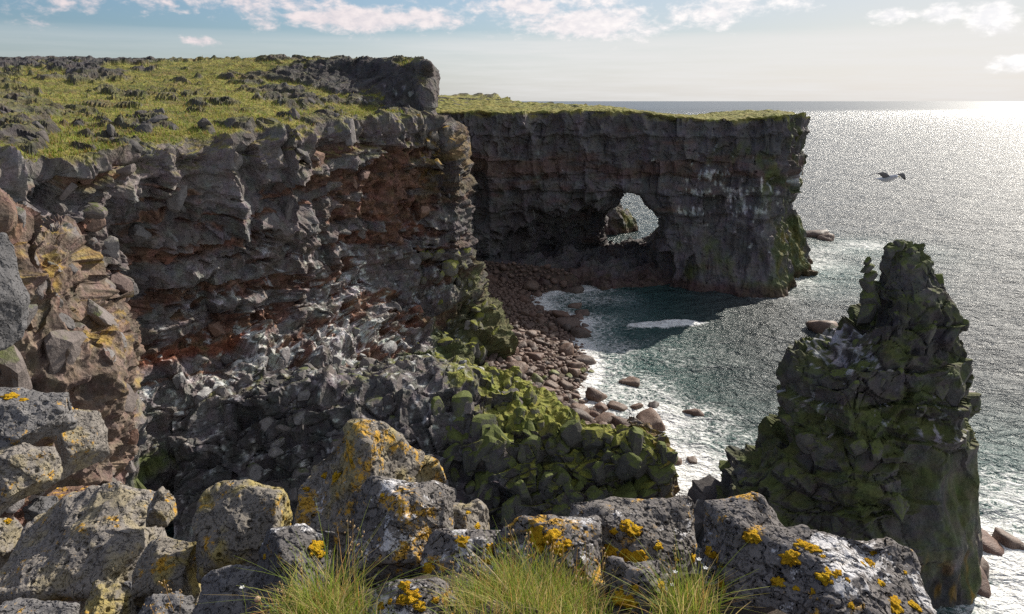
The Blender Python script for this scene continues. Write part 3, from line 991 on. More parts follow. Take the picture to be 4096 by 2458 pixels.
# ------------------------------------------------------------------ sea stack
def build_stack():
    # height (photograph row), left edge, right edge, distance, half depth
    rows = [(962, 3588, 3612, 43.5, .25), (985, 3562, 3650, 43.4, .8), (1020, 3545, 3690, 43.2, 1.4), (1070, 3520, 3722, 43, 2.0), (1130, 3490, 3762, 42.8, 2.6), (1200, 3462, 3792, 42.6, 3.1),
            (1290, 3385, 3822, 42.4, 3.6), (1370, 3290, 3842, 42.2, 4.1), (1460, 3160, 3850, 42, 4.6), (1560, 3140, 3866, 41.8, 4.9), (1660, 3165, 3862, 41.6, 5.1), (1760, 3120, 3866, 41.4, 5.3),
            (1850, 3010, 3880, 41.2, 5.5), (1940, 2910, 3890, 41, 5.7), (2050, 2840, 3895, 40.5, 5.9), (2200, 2830, 3880, 40, 6.0), (2400, 2900, 3860, 39.5, 6.2), (2600, 2880, 3850, 39, 6.4)]
    nu = 490
    th = np.linspace(0, 2 * math.pi, nu, endpoint=False)
    ring = []
    for (py, xl, xr, Yd, dep) in rows:
        a = P(xl, py, Yd); b = P(xr, py, Yd)
        c = (a + b) / 2; w = (b[0] - a[0]) / 2
        ct, st = np.cos(th), np.sin(th)
        ex = np.sign(ct) * np.abs(ct) ** .85 * w; ey = np.sign(st) * np.abs(st) ** .85 * dep
        ring.append(np.stack([c[0] + ex, c[1] + ey, np.full(nu, c[2])], 1))
    L = np.array(ring)
    z = L[:, 0, 2]
    # even spacing in height
    n = 350
    cum = np.concatenate([[0], np.cumsum(np.hypot(np.diff(z), np.abs(np.diff(L[:, 0, 0]))) * .7 + .3 * np.abs(np.diff(z)))])
    t = np.interp(np.linspace(0, cum[-1], n), cum, np.arange(len(z)))
    G = cr_resample(L, t, 0)[::-1]
    G = np.ascontiguousarray(G)
    V = G.reshape(-1, 3).astype(F32)
    N = grid_normals(G, True).reshape(-1, 3).astype(F32)
    wv = np.stack([fbm(V, 3.0, 2, seed=360 + k) for k in range(3)], 1)
    Vw = V + wv * .6
    zf = V[:, 2]
    thn = np.tile(th, n)
    dA, rA = facets(Vw, (2.3, 2.3, 3.2), 33, 1.8)
    dB, rB = facets(Vw, (.95, .95, 1.1), 34)
    dC, rC2 = facets(Vw, (.42, .42, .42), 35)
    sB, cA, _ = blocks(Vw, (1.6, 1.6, 1.5), 36, .3, .05); cB = cA * .5
    f = fbm(V, .8, 4, .6, seed=351)
    rub = sstep(.0, .35, fbm(V, (5, 5, 2.5), 3, seed=352) + .55 * np.exp(-((zf - 16.5) / 2.2) ** 2) - .1)
    smooth = sstep(5.5, 7.5, V[:, 0] - 17.5 + 0 * zf) * sstep(12, 8, zf)      # wave-worn right flank
    lowd = sstep(.5, .0, zf)
    tip = sstep(21.6, 16.0, zf)
    d = (dA * 1.15 * (1 - .6 * smooth) + sB * .5 * (1 - smooth) + dB * .45 * (1 - .7 * smooth) + (dC * .25 + .1 * f) * (.3 + .7 * rub) * (1 - .8 * smooth) - cA * .10 * (1 - smooth) - cB * .05 * (1 - smooth) + f * .06 - .25) * (.18 + .82 * tip)
    d += smooth * fbm(V, (1.6, 1.6, 7), 3, seed=353) * .9
    strat = ((zf + wv[:, 0] * .5 - V[:, 0] * .08) / 2.1) % 1.0
    d += (strat - .5) * .5 * (1 - smooth) * tip
    # the side horn and the beak on the right
    hp = P(3474, 1110, 42.0)
    g = np.exp(-((V[:, 0] - hp[0]) / .55) ** 2 - ((V[:, 2] - hp[2]) / 1.0) ** 2) * (N[:, 0] < .2)
    d = d * (1 - .45 * sstep(.3, .8, N[:, 0])) - .35 * sstep(.3, .8, N[:, 0]) * tip - .5 * sstep(-.3, -.8, N[:, 0]) * tip + sstep(19, 21, zf) * (dC * .35 + dB * .25)
    V2 = V + N * d[:, None]
    bp = P(3870, 1608, 41.5)
    gb = np.exp(-((V[:, 2] - bp[2]) / .42) ** 2 - ((V[:, 1] - bp[1]) / 1.0) ** 2) * (N[:, 0] > .3)
    V2[:, 0] += gb * .75
    gs = np.exp(-((V[:, 2] - P(3300, 1500, 42)[2]) / 1.2) ** 2) * (N[:, 0] < -.1)
    V2 = V2.astype(F32)
    n2 = grid_normals(V2.reshape(n, nu, 3), True).reshape(-1, 3)
    C = np.repeat(GREY[None] * .55, len(V), 0) * (.7 + .6 * rA[:, 3])[:, None]
    C = mixc(C, np.array([.075, .055, .045], F32), sstep(.1, .5, fbm(V, 2.2, 3, seed=371)) * .5)
    mo = sstep(-.15, .55, fbm(V, 2.6, 4, seed=372) + .5 * n2[:, 2] - .15 + .25 * np.exp(-((zf - 9) / 5) ** 2) - .6 * sstep(3, 1, zf) * (1 - smooth))
    C = mixc(C, mixc(np.repeat((MOSSD * 1.15)[None], len(V), 0), np.array([.085, .10, .022], F32), sstep(.1, .8, n2[:, 2])), mo * .85)
    C = mixc(C, np.array([.24, .21, .17], F32), smooth * sstep(-.2, .5, fbm(V, (1.2, 1.2, 5), 4, seed=373)) * .5)
    C = mixc(C, np.array([.26, .15, .03], F32), smooth * sstep(.1, .4, fbm(V, (.8, .8, 3), 3, seed=374)) * sstep(5, 1.5, zf) * .8)
    gu = sstep(.62, .85, fbm(V, (.5, .5, .8), 4, .6, seed=375) + .8 * np.exp(-((zf - 15.6) / 1.3) ** 2) * sstep(24, 20, V[:, 0]) + .35 * np.exp(-((zf - 12) / 2.2) ** 2) + .2 * n2[:, 2])
    C = mixc(C, np.array([.42, .40, .42], F32), np.clip(gu, 0, .8))
    me = mk_mesh('sea_stack', V2, grid_faces(n, nu, True), M_STACK)
    set_col(me, C)
    top = V2.reshape(n, nu, 3)
    o = link('sea_stack', me, kind='thing', label='tall dark mossy sea stack tapering to a jagged summit in the water', cat='sea stack')
    return o, V2, n2


stack, ST_V, ST_N = build_stack()


# ------------------------------------------------------------------ shared stone shapes
def dir_sphere(level):
    bm = bmesh.new(); bmesh.ops.create_icosphere(bm, subdivisions=level, radius=1.0)
    V = np.array([v.co[:] for v in bm.verts], F32)
    Fc = np.array([[v.index for v in f.verts] for f in bm.faces], np.int32)
    bm.free()
    return V / np.linalg.norm(V, axis=1)[:, None], Fc


SPH = {k: dir_sphere(k) for k in (2, 3, 4)}


def grid_sphere(n):
    """cube sphere with n x n quads a side, welded"""
    lin = np.tan(np.linspace(-math.pi / 4, math.pi / 4, n + 1))
    A, B = np.meshgrid(lin, lin, indexing='ij')
    O = np.ones_like(A)
    sides = [(O, A, B), (-O, B, A), (B, O, A), (A, -O, B), (A, B, O), (B, A, -O)]
    V = []; Fc = []
    for k, (x, y, z) in enumerate(sides):
        V.append(np.stack([x.ravel(), y.ravel(), z.ravel()], 1)); Fc.append(grid_faces(n + 1, n + 1) + k * (n + 1) ** 2)
    V = np.concatenate(V); Fc = np.concatenate(Fc)
    V /= np.linalg.norm(V, axis=1)[:, None]
    key = np.round(V * 20000).astype(np.int64)
    _, first, inv = np.unique(key, axis=0, return_index=True, return_inverse=True)
    V = V[first].astype(F32); Fc = inv.ravel()[Fc]
    c = V[Fc].mean(1); nf = np.cross(V[Fc[:, 2]] - V[Fc[:, 0]], V[Fc[:, 3]] - V[Fc[:, 1]])
    bad = (nf * c).sum(1) < 0
    Fc[bad] = Fc[bad][:, ::-1]
    return V, Fc


def softmin_planes(D, planes, k=18.0):
    """radius of a polytope given by (nx, ny, nz, h) along unit directions D, edges worn"""
    acc = 0
    for (a, b, c, h) in planes:
        n = np.array([a, b, c], float); n /= np.linalg.norm(n)
        dt = (D @ n).clip(1e-3, None)
        acc = acc + (dt / h) ** k
    return (acc ** (-1 / k)).astype(F32)


def rand_planes(rng, n=9, lo=.72, hi=1.0):
    pl = []
    for a in [(1, 0, 0), (-1, 0, 0), (0, 1, 0), (0, -1, 0), (0, 0, 1), (0, 0, -1)]:
        v = np.array(a) + rng.normal(size=3) * .18
        pl.append((*v, rng.uniform(.85, 1.0)))
    for _ in range(n):
        v = rng.normal(size=3); pl.append((*v, rng.uniform(lo + .1, hi + .12)))
    return pl


def block_variant(seed, level=2, k=40, rough=.03, stretch=(1, 1, 1)):
    rng = np.random.default_rng(seed)
    D, Fc = SPH[level]
    r = softmin_planes(D, rand_planes(rng), k)
    V = D * r[:, None] * np.array(stretch, F32)
    V = V + D * (fbm(V + seed, .5, 3, seed=seed) * rough)[:, None]
    return V, Fc


def mat_block(name, cols, moss=None, moss_lo=.2, moss_hi=.6, s=.5, rough=.88, spec=.25, wet=False, extra=None, extra_amt=0.0):
    """stone that differs from one stone to the next; growth sits on its upper side"""
    m, b, bs = new_mat(name)
    geo = b.new('ShaderNodeNewGeometry'); p = geo.outputs['Position']
    oi = b.new('ShaderNodeObjectInfo')
    c = b.ramp(oi.outputs['Random'], [(i / max(1, len(cols) - 1), q) for i, q in enumerate(cols)])
    n = b.noise(p, 1 / s, 6, .65); n2 = b.noise(p, 4.5 / s, 5, .7)
    k = b.math('ADD', b.math('MULTIPLY', b.math('SUBTRACT', n, .5), 1.3), 1.0)
    k = b.math('MULTIPLY', k, b.math('ADD', b.math('MULTIPLY', b.math('SUBTRACT', n2, .5), 1.0), 1.0))
    kc = b.new('ShaderNodeCombineXYZ')
    for q in range(3): b.put(kc.inputs[q], k)
    c = b.mix(1.0, c, kc.outputs[0], 'MULTIPLY')
    if extra is not None:
        c = b.mix(b.math('MULTIPLY', b.step(b.noise(p, 1.2 / s, 5, .7), .55, .66), extra_amt), c, extra)
    if moss is not None:
        sn = b.new('ShaderNodeSeparateXYZ'); b.put(sn.inputs[0], geo.outputs['Normal'])
        a = b.math('ADD', sn.outputs[2], b.math('MULTIPLY', b.math('SUBTRACT', n, .5), 1.6))
        c = b.mix(b.math('MULTIPLY', b.step(a, moss_lo, moss_hi), .92), c, b.mix(1.0, moss, kc.outputs[0], 'MULTIPLY'))
    b.put(bs.inputs['Base Color'], c)
    bs.inputs['Roughness'].default_value = rough
    bs.inputs['Specular IOR Level'].default_value = spec
    h = b.math('ADD', n, b.math('MULTIPLY', n2, .5))
    b.put(bs.inputs['Normal'], b.bump(h, .8, .12 * s * 2))
    return m


BLK = [mk_mesh('block_shape', *block_variant(400 + i, 3, 90, .035, (1, .8, 1.2)), None, False) for i in range(14)]


def variants(mat, src):
    out = []
    for m in src:
        c = m.copy(); c.materials.clear(); c.materials.append(mat); out.append(c)
    return out


B_GREY = variants(mat_block('grey_blocks', [(.12, .11, .108), (.20, .185, .18), (.15, .125, .115), (.24, .225, .22)], tuple(MOSSD * .9), .75, 1.2), BLK)
B_BROWN = variants(mat_block('brown_blocks', [(.17, .10, .075), (.24, .15, .11), (.14, .11, .10), (.26, .12, .08)]), BLK)
B_MOSS = variants(mat_block('mossy_blocks', [(.12, .115, .11), (.16, .15, .13), (.10, .095, .09)], tuple(MOSS * .9), .05, .8), BLK)
B_DMOSS = variants(mat_block('dark_mossy_blocks', [(.10, .095, .092), (.13, .12, .105), (.08, .078, .075)], (.10, .12, .028), .0, .7), BLK)
B_GUANO = variants(mat_block('whitened_blocks', [(.16, .15, .15), (.22, .2, .2)], (.45, .45, .43), .35, 1.1, extra=(.45, .45, .45), extra_amt=.6), BLK)
B_LICH = variants(mat_block('lichened_blocks', [(.18, .16, .14), (.14, .12, .10)], (.36, .22, .03), .3, .9), BLK)
B_DARK = variants(mat_block('dark_blocks', [(.075, .07, .068), (.11, .10, .095), (.09, .075, .07)], (.22, .22, .21), 1.0, 1.35), BLK)


def scatter_blocks(parent, V, N, idx, shapes, smin, smax_, name='rock_block', sink=.62, rng=None, zs=1.0):
    for i in idx:
        me = shapes[rng.integers(len(shapes))]
        o = bpy.data.objects.new(name, me); COL.objects.link(o)
        n = Vector(N[i]).normalized()
        s = smin * (smax_ / smin) ** (rng.random() ** 1.7)
        o.location = Vector(V[i]) - n * s * sink
        q = n.to_track_quat('Y', 'Z').to_euler()
        o.rotation_euler = (q.x + rng.normal() * .3, q.y + rng.normal() * .35, q.z + rng.normal() * .4)
        o.scale = (s * rng.uniform(.8, 1.25), s * rng.uniform(.7, 1.0), s * rng.uniform(.8, 1.3) * zs)
        o.parent = parent


def pick(mask, n, rng, V, dmin):
    """n vertices under the mask, kept dmin apart"""
    cand = np.flatnonzero(mask)
    if len(cand) == 0: return []
    cand = rng.permutation(cand)[: n * 30]
    out = []; cells = {}
    for i in cand:
        v = V[i]; k = (int(v[0] // dmin), int(v[1] // dmin), int(v[2] // dmin))
        ok = True
        for dx in (-1, 0, 1):
            for dy in (-1, 0, 1):
                for dz in (-1, 0, 1):
                    for w in cells.get((k[0] + dx, k[1] + dy, k[2] + dz), ()):
                        if abs(w[0] - v[0]) + abs(w[1] - v[1]) + abs(w[2] - v[2]) < dmin: ok = False; break
        if ok:
            cells.setdefault(k, []).append(v); out.append(i)
            if len(out) >= n: break
    return out


def build_blocks():
    rng = np.random.default_rng(5)
    V, N, tv, tu, br = LC_V, LC_N, LC_TV, LC_TU, LC_BR
    vis = (tu > .8) & (tu < 7.05)
    scatter_blocks(cliff, V, N, pick(vis & (tv > 4.6) & (tv < 5.9) & (br < .3), 22, rng, V, 2.2), B_GREY, .3, .7, rng=rng, zs=1.4)
    scatter_blocks(cliff, V, N, pick(vis & (tv > 2.2) & (tv < 4.8) & (br < .5), 30, rng, V, 1.8), B_GREY, .3, .9, rng=rng)
    scatter_blocks(cliff, V, N, pick(vis & (tv > 2.4) & (tv < 5.8) & (br > .5), 45, rng, V, 1.4), B_BROWN, .3, .8, rng=rng)
    scatter_blocks(cliff, V, N, pick((tu > 3) & (tu < 6) & (tv > 1.2) & (tv < 2.4), 30, rng, V, 1.6), B_GUANO, .3, .7, rng=rng)
    scatter_blocks(cliff, V, N, pick((tu > 6.1) & (tu < 7.05) & (tv > .8) & (tv < 4.2), 44, rng, V, 1.3), B_MOSS, .35, .95, rng=rng)
    scatter_blocks(cliff, V, N, pick((tu > 6.1) & (tu < 7.05) & (tv > 4.9) & (tv < 6.1), 16, rng, V, 1.8), B_LICH, .35, .85, rng=rng)
    scatter_blocks(cliff, V, N, pick((tu > .5) & (tu < 6.2) & (tv > 6.1) & (tv < 7.3) & (LC_G < .5), 34, rng, V, 1.6), B_DARK, .25, .6, rng=rng, sink=.3)
    V, N, tv, tu = LG_V, LG_N, LG_TV, LG_TU
    vis = (tu > .6) & (tu < 7.2)
    scatter_blocks(ledge, V, N, pick(vis & (tv > 3.2) & (tv < 5.6) & (tu > 3.4), 70, rng, V, 1.1), B_MOSS, .35, .85, rng=rng)
    scatter_blocks(ledge, V, N, pick(vis & (tv > .8) & (tv < 3.4) & (tu > 3), 90, rng, V, 1.1), B_DMOSS, .4, .95, rng=rng, zs=1.3)
    scatter_blocks(ledge, V, N, pick(vis & (tv > 1) & (tv < 6) & (tu < 3.2), 70, rng, V, 1.2), B_GREY, .35, .9, rng=rng)
    scatter_blocks(ledge, V, N, pick(vis & (tv > 3.2) & (tv < 5.6) & (tu > 1.3) & (tu < 4.2), 30, rng, V, 1.0), B_GUANO[:5] + B_GREY, .3, .75, rng=rng)
    V, N = ST_V, ST_N
    front = (N[:, 1] < .35)
    scatter_blocks(stack, V, N, pick(front & (V[:, 2] > 17) & (V[:, 2] < 21.2), 55, rng, V, .75), B_DMOSS, .12, .34, rng=rng)
    scatter_blocks(stack, V, N, pick(front & (V[:, 2] > 9) & (V[:, 2] < 17.5), 50, rng, V, 1.1), B_DMOSS, .2, .6, rng=rng)
    scatter_blocks(stack, V, N, pick(front & (V[:, 2] > .5) & (V[:, 2] < 10) & (V[:, 0] < 23.5), 26, rng, V, 1.5), B_DMOSS, .35, .9, rng=rng)


build_blocks()


def build_horn():
    rng = np.random.default_rng(4)
    for (px, py, s_) in [(3472, 1045, .20), (3474, 1075, .27), (3476, 1110, .33), (3478, 1150, .42), (3484, 1200, .55), (3470, 1250, .6), (3560, 1010, .3), (3600, 985, .28), (3640, 1010, .3), (3590, 975, .2)]:
        p = P(px, py, 42.2)
        o = bpy.data.objects.new('rock_block', B_DMOSS[rng.integers(14)]); COL.objects.link(o); o.parent = stack
        o.location = p; o.rotation_euler = (rng.normal() * .3, rng.normal() * .3, rng.uniform(0, 6)); o.scale = (s_, s_, s_ * 1.15)


build_horn()


# ------------------------------------------------------------------ beach of rounded boulders
BEACH_IN = [Ps(2330, 1150, .6), Ps(2240, 1100, 2.4), Ps(1900, 1075, 2.8), Ps(1900, 1130, 2.8), Ps(1905, 1200, 2.8), Ps(1925, 1260, 2.8), Ps(1960, 1340, 2.6), Ps(2010, 1420, 2.6), Ps(2090, 1520, 2.4),
            Ps(2190, 1640, 2.2), Ps(2290, 1730, 2.0), Ps(2420, 1770, 1.6), Ps(2560, 1800, 1.2)]


def build_beach():
    rows = []
    S = [np.array(p) for p in SHORE]; I = [np.array(p) for p in BEACH_IN]
    for a, hgt in [(-.28, -1.6), (0, -.05), (.35, .9), (.7, 1.7), (1.0, 2.5), (1.35, 3.2)]:
        r = []
        for s_, i_ in zip(S, I):
            q = s_ + (i_ - s_) * a; q[2] = hgt if a <= 0 else hgt * (i_[2] / 2.5); r.append(q)
        rows.append(r)
    L = np.array(rows)
    tv = np.linspace(0, 5, 90); tu = np.linspace(0, len(S) - 1, 260)
    G = cr_resample(cr_resample(L, tv, 0), tu, 1)
    V = G.reshape(-1, 3).astype(F32)
    V[:, 2] += fbm(V, 1.6, 4, .6, seed=501) * .35
    me = mk_mesh('beach', V, grid_faces(90, 260)[:, ::-1], M_CLIFF, True)
    C = np.repeat(np.array([[.10, .072, .058]], F32), len(V), 0)
    set_col(me, C)
    beach = link('beach', me, kind='structure')
    G2 = G.copy()

    def at(u, v):
        """u along the shore 0..12, v 0 at the water .. 4 inland"""
        fu = np.interp(u, tu, np.arange(260)); fv = np.interp(v, tv, np.arange(90))
        return G2[int(round(fv)), int(round(fu))]
    cols = [(.12, .070, .052), (.15, .095, .070), (.085, .066, .058), (.18, .12, .09), (.10, .075, .062), (.14, .080, .060)]
    MB_ = mat_block('wet_boulders', cols, None, s=.5, rough=.6, spec=.35)
    MG_ = mat_block('green_boulders', [(.12, .10, .06), (.10, .09, .07)], (.13, .14, .03), .3, .9, s=.5, rough=.6, spec=.4)
    shapes = []
    for i in range(9):
        V, Fc = block_variant(520 + i, 3, 7 + (i % 3) * 5, .15, (1.12, .9, .74))
        shapes.append(mk_mesh('boulder_shape', V, Fc, None, True))
    SH = variants(MB_, shapes); SHG = variants(MG_, shapes)
    small = [mk_mesh('cobble_shape', *block_variant(540 + i, 2, 5, .05, (1.1, .9, .75)), None, True) for i in range(5)]
    rng = np.random.default_rng(77)
    placed = []
    grid = {}

    def free(x, y, r):
        kx, ky = int(x // 2.5), int(y // 2.5)
        for dx in (-1, 0, 1):
            for dy in (-1, 0, 1):
                for (a, b_, c) in grid.get((kx + dx, ky + dy), ()):
                    if (a - x) ** 2 + (b_ - y) ** 2 < ((c + r) * .88) ** 2: return False
        return True

    def add(x, y, r):
        grid.setdefault((int(x // 2.5), int(y // 2.5)), []).append((x, y, r)); placed.append((x, y, r))
    pts = []
    for r, n, tries in [(1.15, 8, 900), (.82, 30, 3000), (.58, 120, 6000), (.40, 440, 9000), (.26, 1700, 18000)]:
        k = 0
        for _ in range(tries):
            u = rng.uniform(0.1, 12); v = rng.uniform(.35, 5) if r < 1 else rng.uniform(.6, 3.6)
            p = at(u, v)
            rr = r * rng.uniform(.82, 1.2)
            if free(p[0], p[1], rr):
                add(p[0], p[1], rr); pts.append((p, rr, u, v)); k += 1
                if k >= n: break
    # the ones that show largest become boulders of their own
    def shown(q):
        return q[1] / max(q[0][1], 1) * (1.0 if q[0][1] < 92 else .55)
    pts.sort(key=shown, reverse=True)
    names = ['rounded', 'egg shaped', 'flat topped', 'long', 'lumpy', 'smooth', 'squat', 'tilted', 'broad']
    ranks = {}
    for j, (p, rr, u, v) in enumerate(sorted(pts[:290], key=lambda q: -q[1])):
        green = rng.random() < .07 and u > 7
        k = rng.integers(9)
        o = bpy.data.objects.new('beach_boulder', (SHG if green else SH)[k]); COL.objects.link(o)
        o.location = (p[0], p[1], p[2] + rr * .22)
        o.rotation_euler = (rng.normal() * .25, rng.normal() * .25, rng.uniform(0, 6.28))
        o.scale = (rr * rng.uniform(.9, 1.2), rr * rng.uniform(.85, 1.05), rr * rng.uniform(.85, 1.15))
        o['category'] = 'boulder'
        reg = ('in the shaded cove' if u < 3.5 else 'below the left cliff corner' if u < 6.5 else
               'on the sunlit mid beach' if u < 9 else 'beside the mossy ledge')
        crs = 'at the water line' if v < 1.7 else 'in the middle' if v < 3.2 else 'close to the cliff foot'
        kk = (reg, crs); ranks[kk] = ranks.get(kk, 0) + 1
        o['group'] = 'wet brown boulders on the beach'
        od = ['largest', 'second largest', 'third largest', 'fourth largest', 'fifth largest', 'sixth largest']
        if ranks[kk] <= 6:
            o['label'] = f'{od[ranks[kk] - 1]} boulder {reg}, {crs}'
        else:
            o['label'] = f'smaller wet boulder {reg}, {crs}'
            o['group'] = f'smaller boulders {reg}, {crs}'
    # the rest: one mass of cobbles
    Vs = []; Fs = []; off = 0
    cob = [block_variant(540 + i, 2, 5, .05, (1.1, .9, .75)) for i in range(5)]
    for (p, rr, u, v) in pts[290:]:
        V, Fc = cob[rng.integers(5)]
        a = rng.uniform(0, 6.28); ca, sa = math.cos(a), math.sin(a)
        W = V * rr * rng.uniform(.85, 1.1); W = np.stack([W[:, 0] * ca - W[:, 1] * sa, W[:, 0] * sa + W[:, 1] * ca, W[:, 2]], 1) + p + np.array([0, 0, rr * .25])
        Vs.append(W); Fs.append(Fc + off); off += len(V)
    m2 = mat_block('cobbles', [(.14, .09, .07)], None, s=.6, rough=.6, spec=.35, extra=(.24, .17, .13), extra_amt=.8)
    me = mk_mesh('cobbles', np.concatenate(Vs), np.concatenate(Fs), m2, True)
    link('cobbles', me, kind='stuff', label='smaller rounded cobbles filling the gaps between the beach boulders', cat='cobbles')
    # rocks standing in the surf: photograph position, size in metres, description
    surf = [(2275, 1315, 1.7, 'largest dark boulder at the edge of the shaded surf'), (2315, 1345, 1.3, 'rusty brown boulder half in the surf beside the biggest dark one'), (2335, 1262, .85, 'dark rounded rock alone in shaded water near the beach'),
            (2340, 1457, 1.15, 'brown boulder where the foam meets the beach, below the bay'), (2388, 1602, 1.15, 'wet brown boulder washed by foam near the beach end'), (2522, 1540, .95, 'smooth dark rock awash in the middle of the white surf'),
            (2470, 1640, .95, 'pale wet boulder with foam round it, near the mossy ledge'), (2410, 1645, .8, 'dark red boulder just above the foam line'), (2610, 1715, 1.35, 'tall brown weedy boulder behind the tip of the mossy ledge'),
            (2500, 1715, 1.1, 'brown boulder peeping over the mossy ledge'), (2614, 1632, .6, 'small flat brown rock in the foam'), (2775, 1660, .8, 'low flat rock awash at the outer edge of the foam'),
            (2770, 1852, .55, 'small pointed brown rock alone in the white water'), (2690, 1855, .7, 'flat brown rock in foam beside the tip of the ledge'), (2545, 1635, .6, 'small dark stone washed over in the surf'),
            (2290, 1175, 1.3, 'dark boulder lying in the shaded water under the arch cliff'), (2300, 1230, .9, 'dark low rock in shaded foam below the arch cliff'), (2380, 1655, .7, 'small wet stone between two larger boulders at the foam line'),
            (3300, 1330, 1.7, 'dark low rock in the sea left of the stack shoulder'), (3255, 950, 2.4, 'reddish rock shelf at the seaward foot of the arch cliff'), (3300, 962, 1.5, 'flat dark skerry just beyond the foot of the arch cliff'),
            (3905, 2185, 1.2, 'square dark red rock at the right foot of the sea stack'), (3880, 2290, 1.1, 'lower dark rock against the right foot of the sea stack'), (4030, 2180, .8, 'low brown rock awash to the right of the sea stack'),
            (3900, 2350, .9, 'wet rock under foam at the base of the sea stack'), (4080, 2200, .5, 'small brown rock awash at the right edge of the water')]
    for (px, py, s_, lab) in surf:
        p = Ps(px, py)
        o = bpy.data.objects.new('surf_rock', SH[rng.integers(9)]); COL.objects.link(o)
        o.location = (p[0], p[1] + s_ * .2, s_ * .12)
        o.rotation_euler = (rng.normal() * .2, rng.normal() * .2, rng.uniform(0, 6.28))
        o.scale = (s_ * 1.1, s_, s_ * rng.uniform(.7, 1.0))
        o['label'] = lab; o['category'] = 'rock'; o['group'] = 'rocks standing in the surf'
    # low dark jagged reef joining the ledge and the stack
    reef = [(2570, 2045, 43.5, .95), (2640, 2052, 43.2, .85), (2700, 2040, 43.4, .9), (2755, 2010, 43.6, 1.0), (2800, 1985, 43.8, 1.15), (2850, 1960, 44.2, 1.25), (2900, 1960, 43.8, 1.2), (2890, 2010, 42.6, 1.2), (2950, 2010, 42.2, 1.3),
            (2945, 1880, 45.0, 1.0), (3000, 1960, 43.0, 1.1), (2820, 2050, 42.2, 1.1), (2750, 2070, 42.0, 1.0), (2680, 2090, 41.6, 1.0), (3040, 2040, 41.6, 1.3), (2600, 2100, 41.5, 1.0), (2980, 2090, 41.0, 1.3), (3010, 1900, 44.0, 1.0)]
    rt = bpy.data.objects.new('reef', None); COL.objects.link(rt)
    rt['label'] = 'low dark jagged reef of blocks joining the mossy ledge and the stack'; rt['category'] = 'reef'; rt.location = (10, 43, 0)
    for (px, py, Yd, s_) in reef:
        p = P(px, py, Yd)
        hgt = max(p[2], .5)
        o = bpy.data.objects.new('rock_block', B_DARK[rng.integers(14)]); COL.objects.link(o); o.parent = rt
        o.matrix_parent_inverse = Matrix.Translation((-10, -43, 0))
        o.location = (p[0], p[1], hgt * .35)
        o.rotation_euler = (rng.normal() * .2, rng.normal() * .2, rng.uniform(0, 6.28))
        o.scale = (s_ * .95, s_ * .9, hgt * .72)


build_beach()


# ------------------------------------------------------------------ brown scoria spur on the near left
def build_spur():
    sil = [(120, 900, 11.6), (255, 1000, 11.4), (290, 1150, 11.1), (300, 1250, 10.8), (365, 1330, 10.5), (420, 1440, 10.2), (428, 1600, 9.9), (420, 1740, 9.7), (385, 1860, 9.5), (340, 1960, 9.3), (320, 2150, 9.1), (320, 2500, 8.8)]
    rows = []
    for (x, y, Yd) in sil:
        s_ = P(x, y, Yd)
        k = min(1, max(0, (y - 840) / 500))
        r = [P(-1100, y - 120 - 120 * (1 - k), Yd * .62), P(-450, y - 60 - 100 * (1 - k), Yd * .74), P(-30, y - 40 * (1 - k), Yd * .84), P((x - 30) * .55, y, Yd * .91), s_,
             s_ + np.array([-.35, 1.3, -.2]), s_ + np.array([-1.8, 3.2, -.8])]
        rows.append(r)
    top = [q + np.array([-2.0, 3.0, -.9]) for q in rows[0]]
    rows = [top] + rows
    L = np.array(rows)[::-1]
    nv, nu = 390, 300
    tu = seg_t([14, 34, 62, 80, 40, 14])
    nu = len(tu)
    G = cr_resample(cr_resample(L, nv, 0), tu, 1)
    V = G.reshape(-1, 3).astype(F32); N = grid_normals(G).reshape(-1, 3).astype(F32)
    sc_ = (V[:, 1] / 14).clip(.6, 1.6)
    wv = np.stack([fbm(V, 1.2, 3, seed=660 + k) for k in range(3)], 1)
    Vw = V + wv * .3
    dA, rA = facets(Vw, (1.2, 1.2, 1.1), 63)
    dB, rB = facets(Vw, .42, 64)
    dC, rC = facets(Vw, .15, 65)
    f = fbm(V, .5, 4, .62, seed=651); f2 = fbm(V, .12, 3, .6, seed=652)
    hard = sstep(.05, .3, fbm(V, 2.2, 3, seed=653) + .45 * sstep(1560, 1700, 1400 + (25.5 - V[:, 2]) * 230) - .12)
    d = dA * .5 + dB * .20 + dC * .085 * (1 - .7 * hard) + f * .10 * (1 - .6 * hard) + f2 * .03 * (1 - .5 * hard)
    V2 = V + N * d[:, None]
    n2 = grid_normals(V2.reshape(nv, nu, 3)).reshape(-1, 3)
    C = np.repeat(np.array([[.150, .112, .09]], F32), len(V), 0) * (.6 + .8 * rC[:, 3])[:, None]
    C = mixc(C, np.array([.24, .165, .115], F32), sstep(.0, .5, f) * .6)
    C = mixc(C, np.array([.20, .10, .07], F32), sstep(.1, .5, fbm(V, .9, 3, seed=654)) * .7)
    C = mixc(C, np.array([.175, .16, .155], F32) * 1.0, hard * .9)
    ly = sstep(.25, .6, fbm(V, .9, 4, .6, seed=655) + .3 * n2[:, 2] + .25 * f2)
    C = mixc(C, np.array([.36, .24, .035], F32), ly * .6)
    gr = sstep(.45, .6, fbm(V, 1.5, 3, seed=656)) * sstep(19, 23, V[:, 1]) * sstep(.2, .6, n2[:, 2])
    C = mixc(C, GRASS, gr * .9)
    me = mk_mesh('scoria_outcrop', V2, grid_faces(nv, nu), M_SPUR)
    set_col(me, C)
    o = link('scoria_outcrop', me, kind='structure')
    return o, V2, n2


